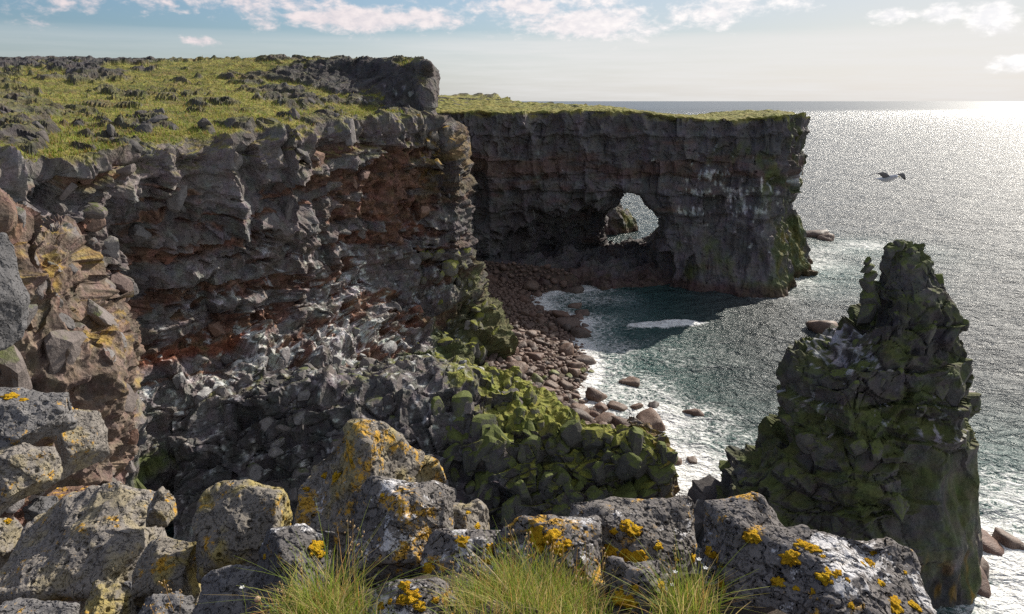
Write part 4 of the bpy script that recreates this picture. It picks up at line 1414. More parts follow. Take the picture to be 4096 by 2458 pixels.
spur, SP_V, SP_N = build_spur()
scatter_blocks(spur, SP_V, SP_N, pick((SP_V[:, 1] > 7) & (SP_N[:, 1] < .3), 60, np.random.default_rng(8), SP_V, .7), B_BROWN[:4] + B_GREY[:9], .10, .42, rng=np.random.default_rng(9), sink=.45)


# ------------------------------------------------------------------ the ground we stand on
def ground_z(x, y):
    z = np.interp(y, [-6, 1, 2, 2.6, 3.5, 4.5, 5.5, 6.5, 8.5], [28.7, 28.4, 28.2, 27.9, 27.2, 26.3, 25.0, 20, -3])
    return z - (.12 * np.maximum(0, -x - 1.4) + .55 * sstep(-.6, -1.15, x)) * (np.asarray(y) > 1.2) - 3.0 * np.maximum(0, x - 1.1) * (np.asarray(y) > 1.2)


def build_ground():
    xs = np.linspace(-14, 14, 180); ys = np.concatenate([np.linspace(-14, 1, 20), np.linspace(1.05, 9, 90)])
    X, Y = np.meshgrid(xs, ys)
    V = np.stack([X.ravel(), Y.ravel(), ground_z(X.ravel(), Y.ravel())], 1).astype(F32)
    V[:, 2] += fbm(V * np.array([1, 1, 0], F32), .5, 4, seed=701) * .06
    V[:, 2] += facets(V, .35, 71)[0] * .09
    V[:, 1] += (fbm(V, 2.0, 3, seed=702) * .5 * (V[:, 1] > 5))
    me = mk_mesh('ground', V, grid_faces(len(ys), 180), M_SPUR)
    C = mixc(np.repeat(np.array([[.07, .055, .042]], F32), len(V), 0), GRASSD * .6, sstep(.1, .5, fbm(V, .3, 3, seed=703)))
    C = mixc(C, GREY * .8, (V[:, 1] > 4.8) * 1.0)
    set_col(me, C)
    link('ground', me, kind='structure')


build_ground()


# ------------------------------------------------------------------ foreground boulders
def mat_lava(name, base, orange=0.0, white=0.0, olive=0.0, pit=.8, rough=.9, seed=0.0, coarse=1.0):
    m, b, bs = new_mat(name)
    geo = b.new('ShaderNodeNewGeometry'); p = b.vmath('ADD', geo.outputs['Position'], (seed, seed * .7, -seed))
    n = b.noise(p, 9, 6, .65); n2 = b.noise(p, 55, 5, .7); n3 = b.noise(p, 2.6, 3, .5)
    c = b.mix(n3, tuple(q * .64 for q in base), tuple(q * 1.02 for q in base))
    k = b.math('ADD', b.math('MULTIPLY', b.math('SUBTRACT', n2, .5), .8), 1.0)
    k = b.math('MULTIPLY', k, b.math('ADD', b.math('MULTIPLY', b.math('SUBTRACT', n, .5), .9), 1.0))
    kc = b.new('ShaderNodeCombineXYZ')
    for q in range(3): b.put(kc.inputs[q], k)
    c = b.mix(1.0, c, kc.outputs[0], 'MULTIPLY')
    sn = b.new('ShaderNodeSeparateXYZ'); b.put(sn.inputs[0], geo.outputs['Normal'])
    if olive:
        a = b.math('ADD', n3, b.math('MULTIPLY', b.math('SUBTRACT', n, .5), .5))
        c = b.mix(b.math('MULTIPLY', b.step(a, .48, .62), olive), c, (.34, .27, .09))
    if orange:
        on = b.noise(b.vmath('ADD', p, (5, 1, 2)), 13, 6, .75)
        big = b.noise(b.vmath('ADD', p, (1, 7, 2)), 3.2, 3, .5)
        a = b.math('ADD', b.math('MULTIPLY', on, .65), b.math('MULTIPLY', big, .45))
        c = b.mix(b.math('MULTIPLY', b.step(a, .64 - .1 * orange, .70 - .1 * orange), .9), c, b.mix(n2, (.60, .27, .02), (.52, .36, .05)))
    if white:
        on = b.noise(b.vmath('ADD', p, (2, 8, 4)), 15, 7, .8)
        big = b.noise(b.vmath('ADD', p, (9, 3, 6)), 3.4, 3, .5)
        a = b.math('ADD', b.math('MULTIPLY', on, .55), b.math('MULTIPLY', big, .55))
        a = b.math('ADD', a, b.math('MULTIPLY', sn.outputs[2], .06))
        c = b.mix(b.math('MULTIPLY', b.step(a, .70 - .12 * white, .74 - .12 * white), .8), c, (.66, .65, .66))
    b.put(bs.inputs['Base Color'], c)
    bs.inputs['Roughness'].default_value = rough; bs.inputs['Specular IOR Level'].default_value = .2
    v1 = b.voro(b.vmath('ADD', p, b.vmath('SCALE', b.noise(p, 30, 2, .5, col=True), scale=.012)), 46 * coarse)
    v2 = b.voro(p, 95 * coarse)
    sparse = b.step(b.noise(p, 14, 2, .5), .42, .55)
    pw = b.vmath('ADD', p, b.vmath('SCALE', b.noise(p, 20, 2, .5, col=True), scale=.012))
    v0 = b.math('ADD', b.voro(pw, 14 * coarse), b.math('MULTIPLY', b.noise(p, 6, 1, .5), .34))
    pits = b.math('ADD', b.math('MULTIPLY', b.step(v0, .16, .40), 1.0), b.math('MULTIPLY', b.math('MULTIPLY', b.step(v1, .14, .34), sparse), .55))
    nb0 = b.bump(pits, 1.0, .045 * pit)
    h = b.math('MULTIPLY', b.step(v2, .08, .4), .45)
    h = b.math('ADD', b.math('MULTIPLY', h, pit), b.math('ADD', b.math('MULTIPLY', n, .9), b.math('MULTIPLY', n2, .5)))
    b.put(bs.inputs['Normal'], b.bump(h, 1.0, .008 / coarse, nb0))
    return m


M_MOSS = None


def mat_mosscushion():
    m, b, bs = new_mat('moss')
    geo = b.new('ShaderNodeNewGeometry'); p = geo.outputs['Position']
    n = b.noise(p, 130, 4, .7); v = b.voro(p, 190); n3 = b.noise(p, 18, 3, .5)
    c = b.ramp(b.math('ADD', b.math('MULTIPLY', n, .5), b.math('MULTIPLY', n3, .5)), [(.3, (.12, .07, .01)), (.42, (.36, .19, .012)), (.6, (.58, .36, .02)), (.8, (.46, .36, .04))])
    b.put(bs.inputs['Base Color'], c)
    bs.inputs['Roughness'].default_value = .95; bs.inputs['Specular IOR Level'].default_value = .1
    b.put(bs.inputs['Normal'], b.bump(b.math('ADD', n, v), 1.0, .006))
    return m


M_MOSS = mat_mosscushion()
HERO = []


def hero(label, box, Yd, planes, mat, n=64, depth=.9, pits=(.035, .014), lump=.05, seed=0, k=26, down=.0, grit=.010, group=None, cells=.25):
    """one foreground boulder seen inside box = x0, x1, y0, y1 of the photograph at distance Yd"""
    x0, x1, y0, y1 = box
    y1 = y1 + down
    a = P((x0 + x1) / 2, (y0 + y1) / 2, Yd)
    t = Yd * CP + (CAMZ - a[2]) * SP
    hx = (x1 - x0) / 2 / FPX * t; hz = (y1 - y0) / 2 / FPX * t / math.cos(PITCH) * 1.0
    hy = hx * depth
    D, Fc = grid_sphere(int(n * .78))
    box_pl = [(1, 0, 0, 1), (-1, 0, 0, 1), (0, 1, 0, 1), (0, -1, 0, 1), (0, 0, 1, 1), (0, 0, -1, 1)]
    r = softmin_planes(D, box_pl + planes, k * 1.1)
    V = D * r[:, None] * np.array([hx, hy, hz], F32)
    me = mk_mesh('foreground_boulder', V, Fc, mat, True)
    N = vnorm(me)
    s = (hx + hz) / 2
    Q = V + seed * 3.1
    wv = np.stack([fbm(Q, s * .8, 2, seed=seed + q) for q in range(3)], 1)
    dA, rA = facets(Q + wv * s * .12, s * .75, seed + 1)
    d = dA * s * .17 + fbm(Q, s * .55, 4, .55, seed=seed + 4) * lump * s * .75
    dB, rB = facets(Q, cells * s * .8, seed + 2)
    d += dB * s * .035
    # vesicles
    for (ps, pd, dens, ra) in [(pits[0] * 1.4, pits[1] * .8, .8, .30), (pits[0] * 3.0, pits[1] * 2.1, .92, .24)]:
        F1, F2, Dl, Rn = voronoi(Q + wv * .02, ps, seed + 7)
        rad = .11 + ra * Rn[:, 1] ** 1.5
        on = (Rn[:, 3] < dens)
        d -= pd * sstep(1.0, .5, F1 / rad) * on
    d += fbm(Q, .05, 3, .6, seed=seed + 8) * grit * .6
    V = (V + N * d[:, None]).astype(np.float64)
    sp_ = sorted([x0, x1]); base_y1 = y1
    for _ in range(5):
        W = V + a
        dz = W[:, 2] - CAMZ
        t_ = W[:, 1] * CP - dz * SP
        u = W[:, 0] / t_ * FPX + 2048; v = 1229 - (W[:, 1] * SP + dz * CP) / t_ * FPX
        ux0, ux1 = np.percentile(u, [.3, 99.7]); vy0, vy1 = np.percentile(v, [.3, 99.7])
        V[:, 0] *= (x1 - x0) / (ux1 - ux0)
        V[:, 2] *= min(1.25, max(.8, (y1 - y0) / (vy1 - vy0)))
        V[:, 1] *= min(1.05, max(.85, (y1 - y0) / (vy1 - vy0)))
        a[0] += ((x0 + x1) / 2 - (ux0 + ux1) / 2) / FPX * t
        a[2] -= ((y0 + y1) / 2 - (vy0 + vy1) / 2) / FPX * t / CP
    me.vertices.foreach_set('co', V.astype(F32).ravel()); me.update()
    o = link('foreground_boulder', me, kind='thing', label=label, cat='boulder', group=group or 'lava boulders along the cliff edge')
    o.location = a
    HERO.append((o, V + a))
    return o


L_PALE = mat_lava('pale_vesicular_lava', (.285, .258, .232), orange=.12, white=.0, olive=.35, seed=1)
L_OLIVE = mat_lava('olive_stained_lava', (.25, .225, .195), orange=.15, olive=.85, seed=2)
L_ORANGE = mat_lava('orange_lichened_lava', (.27, .24, .205), orange=.6, white=.1, olive=.55, seed=3)
L_ROUGH = mat_lava('rough_white_spotted_lava', (.20, .182, .17), orange=.3, white=.42, seed=4, coarse=.7, pit=1.2)
L_DARKW = mat_lava('dark_lava_white_top', (.145, .136, .134), orange=.2, white=.5, seed=5, pit=1.0)
L_FRONT = mat_lava('gnarled_grey_lava', (.205, .187, .18), orange=.4, white=.5, seed=6, coarse=.55, pit=1.5)
L_GREY = mat_lava('plain_grey_lava', (.20, .192, .192), orange=.1, seed=7, coarse=.8)
L_SLAB = mat_lava('blue_grey_slab', (.15, .147, .152), orange=.0, seed=8, coarse=.6, pit=.5)
L_RED = mat_lava('reddish_scoria', (.24, .15, .11), orange=.8, seed=9)


def build_heroes():
    H = {}
    H['slab'] = hero('smooth blue-grey lava slab with dark cracks at the left edge, tallest of the rocks there', (-190, 108, 930, 1440), 6.2, [(.8, -.3, .5, .80), (.7, -.2, -.7, .72), (-.5, -.6, .6, .9)], L_SLAB, 60, .9, (.05, .006), seed=11)
    H['ves_up'] = hero('grey boulder pitted with holes below the smooth slab at the left edge', (-190, 300, 1555, 1830), 6.0, [(.5, -.5, .7, .74), (.8, -.3, -.4, .85), (-.1, -.75, .6, .85)], L_GREY, 64, .8, (.055, .022), seed=12)
    H['ves_low'] = hero('pitted grey boulder under a cracked one, just above the long pale boulder', (-150, 245, 1780, 2075), 5.5, [(.6, -.5, .6, .78), (.7, -.3, -.6, .74), (0, -.9, .4, .85)], L_PALE, 64, .8, (.045, .02), seed=13)
    H['pale'] = hero('large pale smooth-faced block hanging at the end of the brown scoria outcrop', (195, 432, 1640, 1920), 8.2, [(.6, -.4, .6, .82), (.5, -.4, -.75, .62), (-.4, -.8, .2, .8)], L_PALE, 50, .9, (.05, .008), seed=14, grit=.006)
    H['red1'] = hero('rough orange-brown slab lying flat behind the long pale boulder', (150, 425, 1945, 2060), 6.1, [(.3, -.4, .8, .8)], L_RED, 36, .9, (.03, .01), seed=15)
    H['red2'] = hero('small reddish stone wedged between the pitted boulder and the flat slab', (95, 240, 1985, 2090), 5.6, [(.5, -.4, .7, .75)], L_SLAB, 30, .9, (.03, .01), seed=16)
    H['edge'] = hero('pale pitted stone cut off by the left edge below the pitted boulders', (-120, 92, 2075, 2230), 4.9, [(.5, -.4, .8, .7)], L_PALE, 36, .9, (.03, .012), seed=17)
    H['long'] = hero('long pale boulder full of holes with a shaded underside, largest on the left', (-60, 712, 1948, 2430), 4.4, [(-.48, -.25, .86, .56), (.02, -.72, -.69, .34), (.45, -.35, .85, .86), (.9, -.4, -.2, .88), (-.05, -.72, .68, .50)], L_PALE, 112, .75, (.034, .020), seed=18, lump=.06)
    H['spike'] = hero('small orange-tipped stone perched on the right end of the long pale boulder', (585, 705, 1950, 2110), 4.55, [(.5, -.3, .7, .6), (-.6, -.3, .6, .6)], L_ORANGE, 26, .9, (.03, .01), seed=19)
    H['gap'] = hero('brownish squat boulder in the dip between the long pale one and the olive one', (520, 812, 2155, 2440), 3.9, [(-.5, -.4, .75, .72), (.3, -.4, .85, .85), (0, -.7, -.7, .7)], L_OLIVE, 56, .9, (.03, .012), seed=20)
    H['bot1'] = hero('dusty olive boulder at the bottom left below the long pale one', (300, 545, 2325, 2600), 3.5, [(-.5, -.5, .7, .7), (.4, -.3, .85, .85)], L_OLIVE, 50, .9, (.03, .012), seed=21)
    H['corner'] = hero('dark boulder filling the bottom left corner of the view', (-150, 330, 2400, 2750), 3.5, [(-.3, -.5, .8, .8), (.4, -.4, .8, .8)], L_GREY, 50, .9, (.03, .01), seed=34)
    H['olive'] = hero('boulder with olive-stained pitted top and dark front, left of the pyramid-shaped rock', (775, 1175, 1925, 2330), 3.9, [(-.28, -.42, .86, .62), (-.75, -.5, .1, .86), (.2, -.8, .55, .80), (.1, -.6, -.8, .8)], L_OLIVE, 86, .8, (.032, .016), seed=22)
    H['bot2'] = hero('plain dark pitted boulder at the bottom below the olive-stained one', (755, 1075, 2265, 2600), 3.0, [(-.6, -.4, .6, .68), (.4, -.3, .85, .85)], L_GREY, 54, .9, (.026, .010), seed=23)
    H['pyramid'] = hero('tall pyramid-shaped boulder riddled with holes and orange lichen, highest in the foreground', (1165, 1765, 1690, 2380), 3.6, [(.86, -.28, .40, .53), (-.76, -.40, .44, .53), (-.12, -.88, .42, .66), (.0, .8, .5, .7), (.45, -.85, .25, .74), (.3, -.2, .93, .93)], L_ORANGE, 118, .85, (.030, .018), seed=24, lump=.035, k=44)
    H['dome'] = hero('rough rounded grey boulder leaning on the front of the pyramid-shaped rock', (1365, 1815, 1915, 2420), 3.0, [(-.62, -.4, .62, .66), (.72, -.35, .5, .72), (0, -.8, .6, .80)], L_ROUGH, 96, .8, (.022, .011), seed=25, grit=.009)
    H['white'] = hero('dark boulder with white lichen on its top, bottom centre left beside the grass', (975, 1395, 2105, 2640), 2.75, [(-.75, -.4, .5, .74), (.5, -.4, .75, .80), (-.1, -.85, .5, .84)], L_DARKW, 86, .8, (.022, .009), seed=26)
    H['ear'] = hero('small very porous rock with an orange right rim beside the rough rounded boulder', (1735, 1958, 2008, 2300), 3.2, [(-.5, -.4, .75, .78), (.8, -.3, .5, .86)], L_ORANGE, 56, .8, (.035, .020), seed=27)
    H['low'] = hero('low rough rock with white lichen behind the grass, right of the rounded boulder', (1680, 2080, 2120, 2480), 2.7, [(-.6, -.4, .6, .66), (.5, -.4, .8, .74)], L_FRONT, 70, .8, (.022, .010), seed=28, grit=.009)
    H['ridge'] = hero('low lumpy grey rock with big yellow moss cushions, left of the broad flat boulder', (1960, 2420, 2065, 2560), 2.6, [(-.62, -.4, .62, .58), (.3, -.4, .85, .85), (0, -.8, .6, .82)], L_FRONT, 84, .8, (.024, .011), seed=29, grit=.009)
    H['broad'] = hero('broad flat-topped grey-brown boulder with scattered moss in the middle right', (2245, 2808, 1995, 2560), 2.75, [(-.45, -.5, .75, .72), (.35, -.45, .85, .70), (.9, -.3, .2, .9), (0, -.8, .6, .72)], L_ROUGH, 110, .8, (.022, .012), seed=30, grit=.009)
    H['peak'] = hero('steep pointed grey boulder streaked with white lichen, right of the broad flat one', (2795, 3235, 1985, 2640), 2.5, [(.66, -.35, .66, .46), (-.9, -.3, .3, .92), (0, -.85, .5, .72)], L_FRONT, 104, .85, (.024, .013), seed=31, grit=.010)
    H['right'] = hero('largest gnarled grey boulder in the bottom right corner, sloping down to the right', (2880, 3860, 2115, 2800), 2.25, [(.60, -.35, .72, .62), (-.72, -.4, .55, .70), (.05, -.8, .6, .74), (.15, -.4, .9, .86)], L_FRONT, 124, .7, (.024, .013), seed=32, grit=.011)
    H['under'] = hero('dark stone deep in the gap under the right end of the long pale boulder', (400, 700, 2330, 2640), 3.9, [(-.5, -.4, .8, .8), (.4, -.4, .8, .8)], L_GREY, 40, .9, (.026, .010), seed=37)
    H['fill'] = hero('dark pitted stone at the bottom between the dusty olive boulder and the plain dark one', (500, 800, 2375, 2700), 3.3, [(-.5, -.4, .8, .8), (.4, -.4, .8, .8)], L_GREY, 44, .9, (.026, .010), seed=36)
    H['mossy'] = hero('small dark rock dotted with moss cushions between two grass tufts at the bottom', (1440, 1830, 2318, 2760), 2.15, [(-.6, -.4, .7, .72), (.6, -.4, .7, .72)], L_FRONT, 64, .8, (.02, .009), seed=33, grit=.009)
    H['knob'] = hero('knobbly grey rock at the bottom between the broad boulder and the white-flowered tuft', (2400, 2720, 2240, 2700), 2.25, [(-.5, -.4, .75, .75), (.6, -.4, .7, .75)], L_FRONT, 64, .8, (.02, .009), seed=35, grit=.009)
    return H


H = build_heroes()

from mathutils.bvhtree import BVHTree


def bvh_of(o):
    me = o.data
    M = o.matrix_basis
    vs = [M @ v.co for v in me.vertices]
    return BVHTree.FromPolygons(vs, [tuple(p.vertices) for p in me.polygons])


def cushion_mesh(seed, rad):
    D, Fc = SPH[4 if rad > .022 else 3]
    rng = np.random.default_rng(seed)
    V = D * np.array([1, .85, .34], F32)
    V = V * (.92 + .85 * fbm(D + seed, .6, 3, seed=seed) + .30 * fbm(D + seed, .2, 3, seed=seed + 1)).clip(.25, 2)[:, None]
    V[:, 2] = np.maximum(V[:, 2], -.25)
    V += D * (.05 * fbm(D, .09, 2, seed=seed))[:, None]
    return V * rad, Fc


MOSS_AT = {
    'pyramid': [(1345, 1905, 26), (1405, 1838, 17), (1228, 1955, 17), (1300, 1900, 16), (1365, 1728, 26)],
    'dome': [(1385, 2050, 34), (1395, 2085, 26), (1530, 1980, 12)],
    'white': [(1262, 2180, 36), (1280, 2210, 24), (1060, 2225, 12)],
    'ear': [(1905, 2105, 18), (1870, 2050, 12)],
    'low': [(1850, 2160, 36), (1970, 2195, 30), (1950, 2240, 20), (1720, 2270, 26)],
    'ridge': [(2150, 2130, 44), (2165, 2180, 36), (2215, 2145, 40), (2235, 2190, 30), (2120, 2230, 26), (2270, 2170, 22)],
    'broad': [(2505, 2092, 24), (2535, 2118, 36), (2500, 2120, 20), (2455, 2125, 16), (2630, 2182, 20), (2330, 2165, 36), (2450, 2204, 34), (2545, 2228, 40), (2500, 2215, 20), (2440, 2270, 30), (2645, 2250, 16), (2380, 2085, 14), (2705, 2235, 14), (2765, 2225, 30)],
    'peak': [(3015, 2138, 40), (2990, 2145, 26), (3108, 2130, 16), (2925, 2245, 60), (2960, 2265, 48), (2975, 2300, 56), (3035, 2325, 50), (3075, 2215, 40), (3090, 2265, 36), (2910, 2345, 38), (2920, 2402, 20), (2842, 2210, 24), (3030, 2260, 30)],
    'right': [(3160, 2228, 34), (3205, 2178, 34), (3245, 2190, 30), (3110, 2325, 24), (3300, 2305, 32), (3350, 2292, 18), (3500, 2208, 28), (3475, 2250, 22), (3450, 2255, 14), (3575, 2420, 36), (3645, 2418, 28), (3520, 2330, 18), (3185, 2352, 14), (3250, 2372, 14), (3290, 2225, 12), (3390, 2320, 12), (3620, 2290, 10), (3400, 2420, 16)],
    'mossy': [(1620, 2345, 26), (1650, 2375, 40), (1610, 2400, 22), (1675, 2420, 26), (1530, 2430, 24), (1560, 2405, 14), (1740, 2400, 16)],
    'knob': [(2505, 2392, 42), (2475, 2398, 26), (2640, 2340, 24), (2540, 2350, 18)],
    'edge': [(30, 2085, 12)],
    'ves_up': [(40, 1585, 24), (90, 1600, 16)],
}


def build_moss():
    i = 0
    for key, spots in MOSS_AT.items():
        o = H[key]; bv = bvh_of(o)
        for (px, py, r) in spots:
            dr = cam_ray(px, py).normalized()
            hit, nrm, _, dist = bv.ray_cast(Vector((0, 0, CAMZ)), dr)
            if hit is None: continue
            rad = r / FPX * dist
            V, Fc = cushion_mesh(800 + i, rad)
            me = mk_mesh('moss_cushion', V, Fc, M_MOSS, True)
            c = bpy.data.objects.new('moss_cushion', me); COL.objects.link(c)
            c.parent = o
            n = (nrm + Vector((0, 0, .5))).normalized()
            c.location = hit - o.location - n * rad * .12
            c.rotation_euler = n.to_track_quat('Z', 'Y').to_euler()
            i += 1


build_moss()


# ------------------------------------------------------------------ grass, stalks and small flowers at our feet
def mat_blades(name, cols):
    m, b, bs = new_mat(name)
    c = attr_col(b)
    out = [n for n in b.n if n.type == 'OUTPUT_MATERIAL'][0]
    b.put(bs.inputs['Base Color'], c)
    bs.inputs['Roughness'].default_value = .6; bs.inputs['Specular IOR Level'].default_value = .25
    tr = b.new('ShaderNodeBsdfTranslucent'); b.put(tr.inputs[0], c)
    mx = b.new('ShaderNodeMixShader'); mx.inputs[0].default_value = .45
    b.l.new(bs.outputs[0], mx.inputs[1]); b.l.new(tr.outputs[0], mx.inputs[2])
    b.l.new(mx.outputs[0], out.inputs[0])
    return m


M_BLADE = mat_blades('grass_blades', None)
GREENS = np.array([(.16, .26, .03), (.24, .34, .05), (.30, .36, .07), (.12, .20, .03), (.40, .38, .10)])
STRAW = np.array([(.55, .42, .18), (.62, .50, .26), (.50, .28, .10), (.45, .34, .15)])


def blades(bases, heights, widths, cols, rng, lean=.5, seg=5):
    n = len(bases)
    az = rng.uniform(0, 2 * math.pi, n); ln = np.abs(rng.normal(0, lean, n)) + .08
    bend = rng.uniform(.3, 1.2, n)
    side = az + math.pi / 2 + rng.normal(0, .5, n)
    V = []; C = []
    for k in range(seg + 1):
        t = k / seg
        out = ln * (t + bend * t * t) * heights * .75
        up = heights * (t - .28 * bend * ln * t * t)
        p = bases + np.stack([np.cos(az) * out, np.sin(az) * out, up], 1)
        w = widths * (1 - t ** 1.6) * .5 + .0002
        s = np.stack([np.cos(side), np.sin(side), np.zeros(n)], 1) * w[:, None]
        V += [p - s, p + s]
        cc = cols * (1 - .35 * (1 - t)) + np.array([.10, .07, .0]) * t ** 2
        C += [cc, cc]
    V = np.stack(V, 1); C = np.stack(C, 1)
    m = 2 * (seg + 1)
    f = np.array([[2 * k, 2 * k + 1, 2 * k + 3, 2 * k + 2] for k in range(seg)])
    Fc = (np.arange(n)[:, None, None] * m + f[None]).reshape(-1, 4)
    return V.reshape(-1, 3), Fc, C.reshape(-1, 3)


def grass_patch(label, zones, rng, name='grass'):
    Bs = []; Hs = []
    for (x0, x1, y0, y1, Y0, Y1, n, h0, h1) in zones:
        Yd = rng.uniform(Y0, Y1, n)
        px = rng.uniform(x0, x1, n)
        # tussocks
        cl = rng.uniform(x0, x1, max(3, n // 60)); px = cl[rng.integers(len(cl), size=n)] * .45 + px * .55 + rng.normal(0, 30, n)
        for a, Yv in zip(px, Yd):
            q = Pz(a, Yv, float(ground_z(0, Yv)) - .02); Bs.append(q)
        mid = 1 - .35 * np.abs((px - (x0 + x1) / 2) / ((x1 - x0) / 2))
        Hs.append(rng.uniform(h0, h1, n) * mid)
    Bs = np.array(Bs); Hs = np.concatenate(Hs)
    n = len(Bs)
    st = rng.random(n) < .30
    cols = np.where(st[:, None], STRAW[rng.integers(4, size=n)], GREENS[rng.integers(5, size=n)]) * rng.uniform(.8, 1.2, (n, 1))
    V, Fc, C = blades(Bs, Hs, rng.uniform(.0018, .0055, n), cols, rng, .55)
    me = mk_mesh(name, V, Fc, M_BLADE, True); set_col(me, C)
    return link(name, me, kind='stuff', label=label, cat='grass')


def build_grass():
    rng = np.random.default_rng(91)
    grass_patch('thin green and straw coloured grass tuft in front of the white-topped and rounded boulders',
                [(1060, 1530, 0, 0, 1.95, 2.35, 1150, .06, .19), (1150, 1500, 0, 0, 2.1, 2.4, 160, .2, .36)], rng)
    grass_patch('widest patch of bright green grass at the bottom centre before the mossy low rocks',
                [(1740, 2480, 0, 0, 1.9, 2.5, 2900, .08, .22), (1800, 2400, 0, 0, 2.1, 2.5, 260, .2, .32)], rng)
    grass_patch('narrow fresh green tuft with white flowers between the broad and the gnarled boulders',
                [(2600, 2880, 0, 0, 2.0, 2.3, 750, .08, .26)], rng)
    # far grass fringe on the rim and plateau of the left cliff
    g = np.flatnonzero((LC_G > .6) & (LC_TV > 5.9) & (LC_TV < 8.9) & (LC_TU < 7))
    g = rng.choice(g, 20000, p=None)
    B = LC_V[g] + rng.normal(0, .15, (len(g), 3)) * np.array([1, 1, 0]) - np.array([0, 0, .03])
    n = len(B)
    cols = np.where((rng.random(n) < .35)[:, None], STRAW[rng.integers(4, size=n)] * .7, GREENS[rng.integers(5, size=n)]) * rng.uniform(.7, 1.1, (n, 1))
    V, Fc, C = blades(B, rng.uniform(.12, .38, n), rng.uniform(.03, .07, n), cols, rng, seg=2)
    me = mk_mesh('grass', V, Fc, M_BLADE, True); set_col(me, C)
    link('grass', me, kind='stuff', label='short grass tufts growing over the lava on top of the left cliff', cat='grass')


build_grass()


def tube(path, rads, n=5):
    path = [Vector(p) for p in path]
    V = []; Fc = []
    for i, p in enumerate(path):
        d = (path[min(i + 1, len(path) - 1)] - path[max(i - 1, 0)]).normalized()
        a = d.orthogonal().normalized(); b = d.cross(a)
        for k in range(n):
            t = 2 * math.pi * k / n
            V.append(p + (a * math.cos(t) + b * math.sin(t)) * rads[i])
    for i in range(len(path) - 1):
        for k in range(n):
            Fc.append((i * n + k, i * n + (k + 1) % n, (i + 1) * n + (k + 1) % n, (i + 1) * n + k))
    return np.array([v[:] for v in V]), np.array(Fc)


def flat_mat(name, col, rough=.7, trans=0.0, spec=.3):
    m, b, bs = new_mat(name)
    geo = b.new('ShaderNodeNewGeometry')
    n = b.noise(geo.outputs['Position'], 60, 3, .6)
    c = b.mix(n, tuple(q * .75 for q in col), tuple(min(1, q * 1.2) for q in col))
    b.put(bs.inputs['Base Color'], c)
    bs.inputs['Roughness'].default_value = rough; bs.inputs['Specular IOR Level'].default_value = spec
    if trans:
        out = [q for q in b.n if q.type == 'OUTPUT_MATERIAL'][0]
        tr = b.new('ShaderNodeBsdfTranslucent'); b.put(tr.inputs[0], c)
        mx = b.new('ShaderNodeMixShader'); mx.inputs[0].default_value = trans
        b.l.new(bs.outputs[0], mx.inputs[1]); b.l.new(tr.outputs[0], mx.inputs[2]); b.l.new(mx.outputs[0], out.inputs[0])
    return m


M_STRAW = flat_mat('dry_stalk', (.60, .40, .17), .7, .3)
M_SEED = flat_mat('seed_head', (.72, .55, .32), .7, .4)
M_GSTEM = flat_mat('green_stem', (.26, .32, .06), .6, .3)
M_PETAL = flat_mat('white_petals', (.85, .85, .82), .6, .4)
M_THRIFT = flat_mat('dried_flower_head', (.68, .47, .34), .8, .3)


def joined(parts):
    V = []; Fc = []; off = 0
    for v, f in parts:
        V.append(v); Fc.append(f + off); off += len(v)
    return np.concatenate(V), np.concatenate(Fc)


def seed_blob(c, r, rng, el=2.0):
    D, Fc = SPH[2]
    D = D[:, :]
    q = Euler((rng.uniform(-.6, .6), rng.uniform(-.6, .6), 0)).to_matrix()
    V = (D * np.array([1, 1, el])) @ np.array(q).T * r + np.array(c)
    return V, Fc


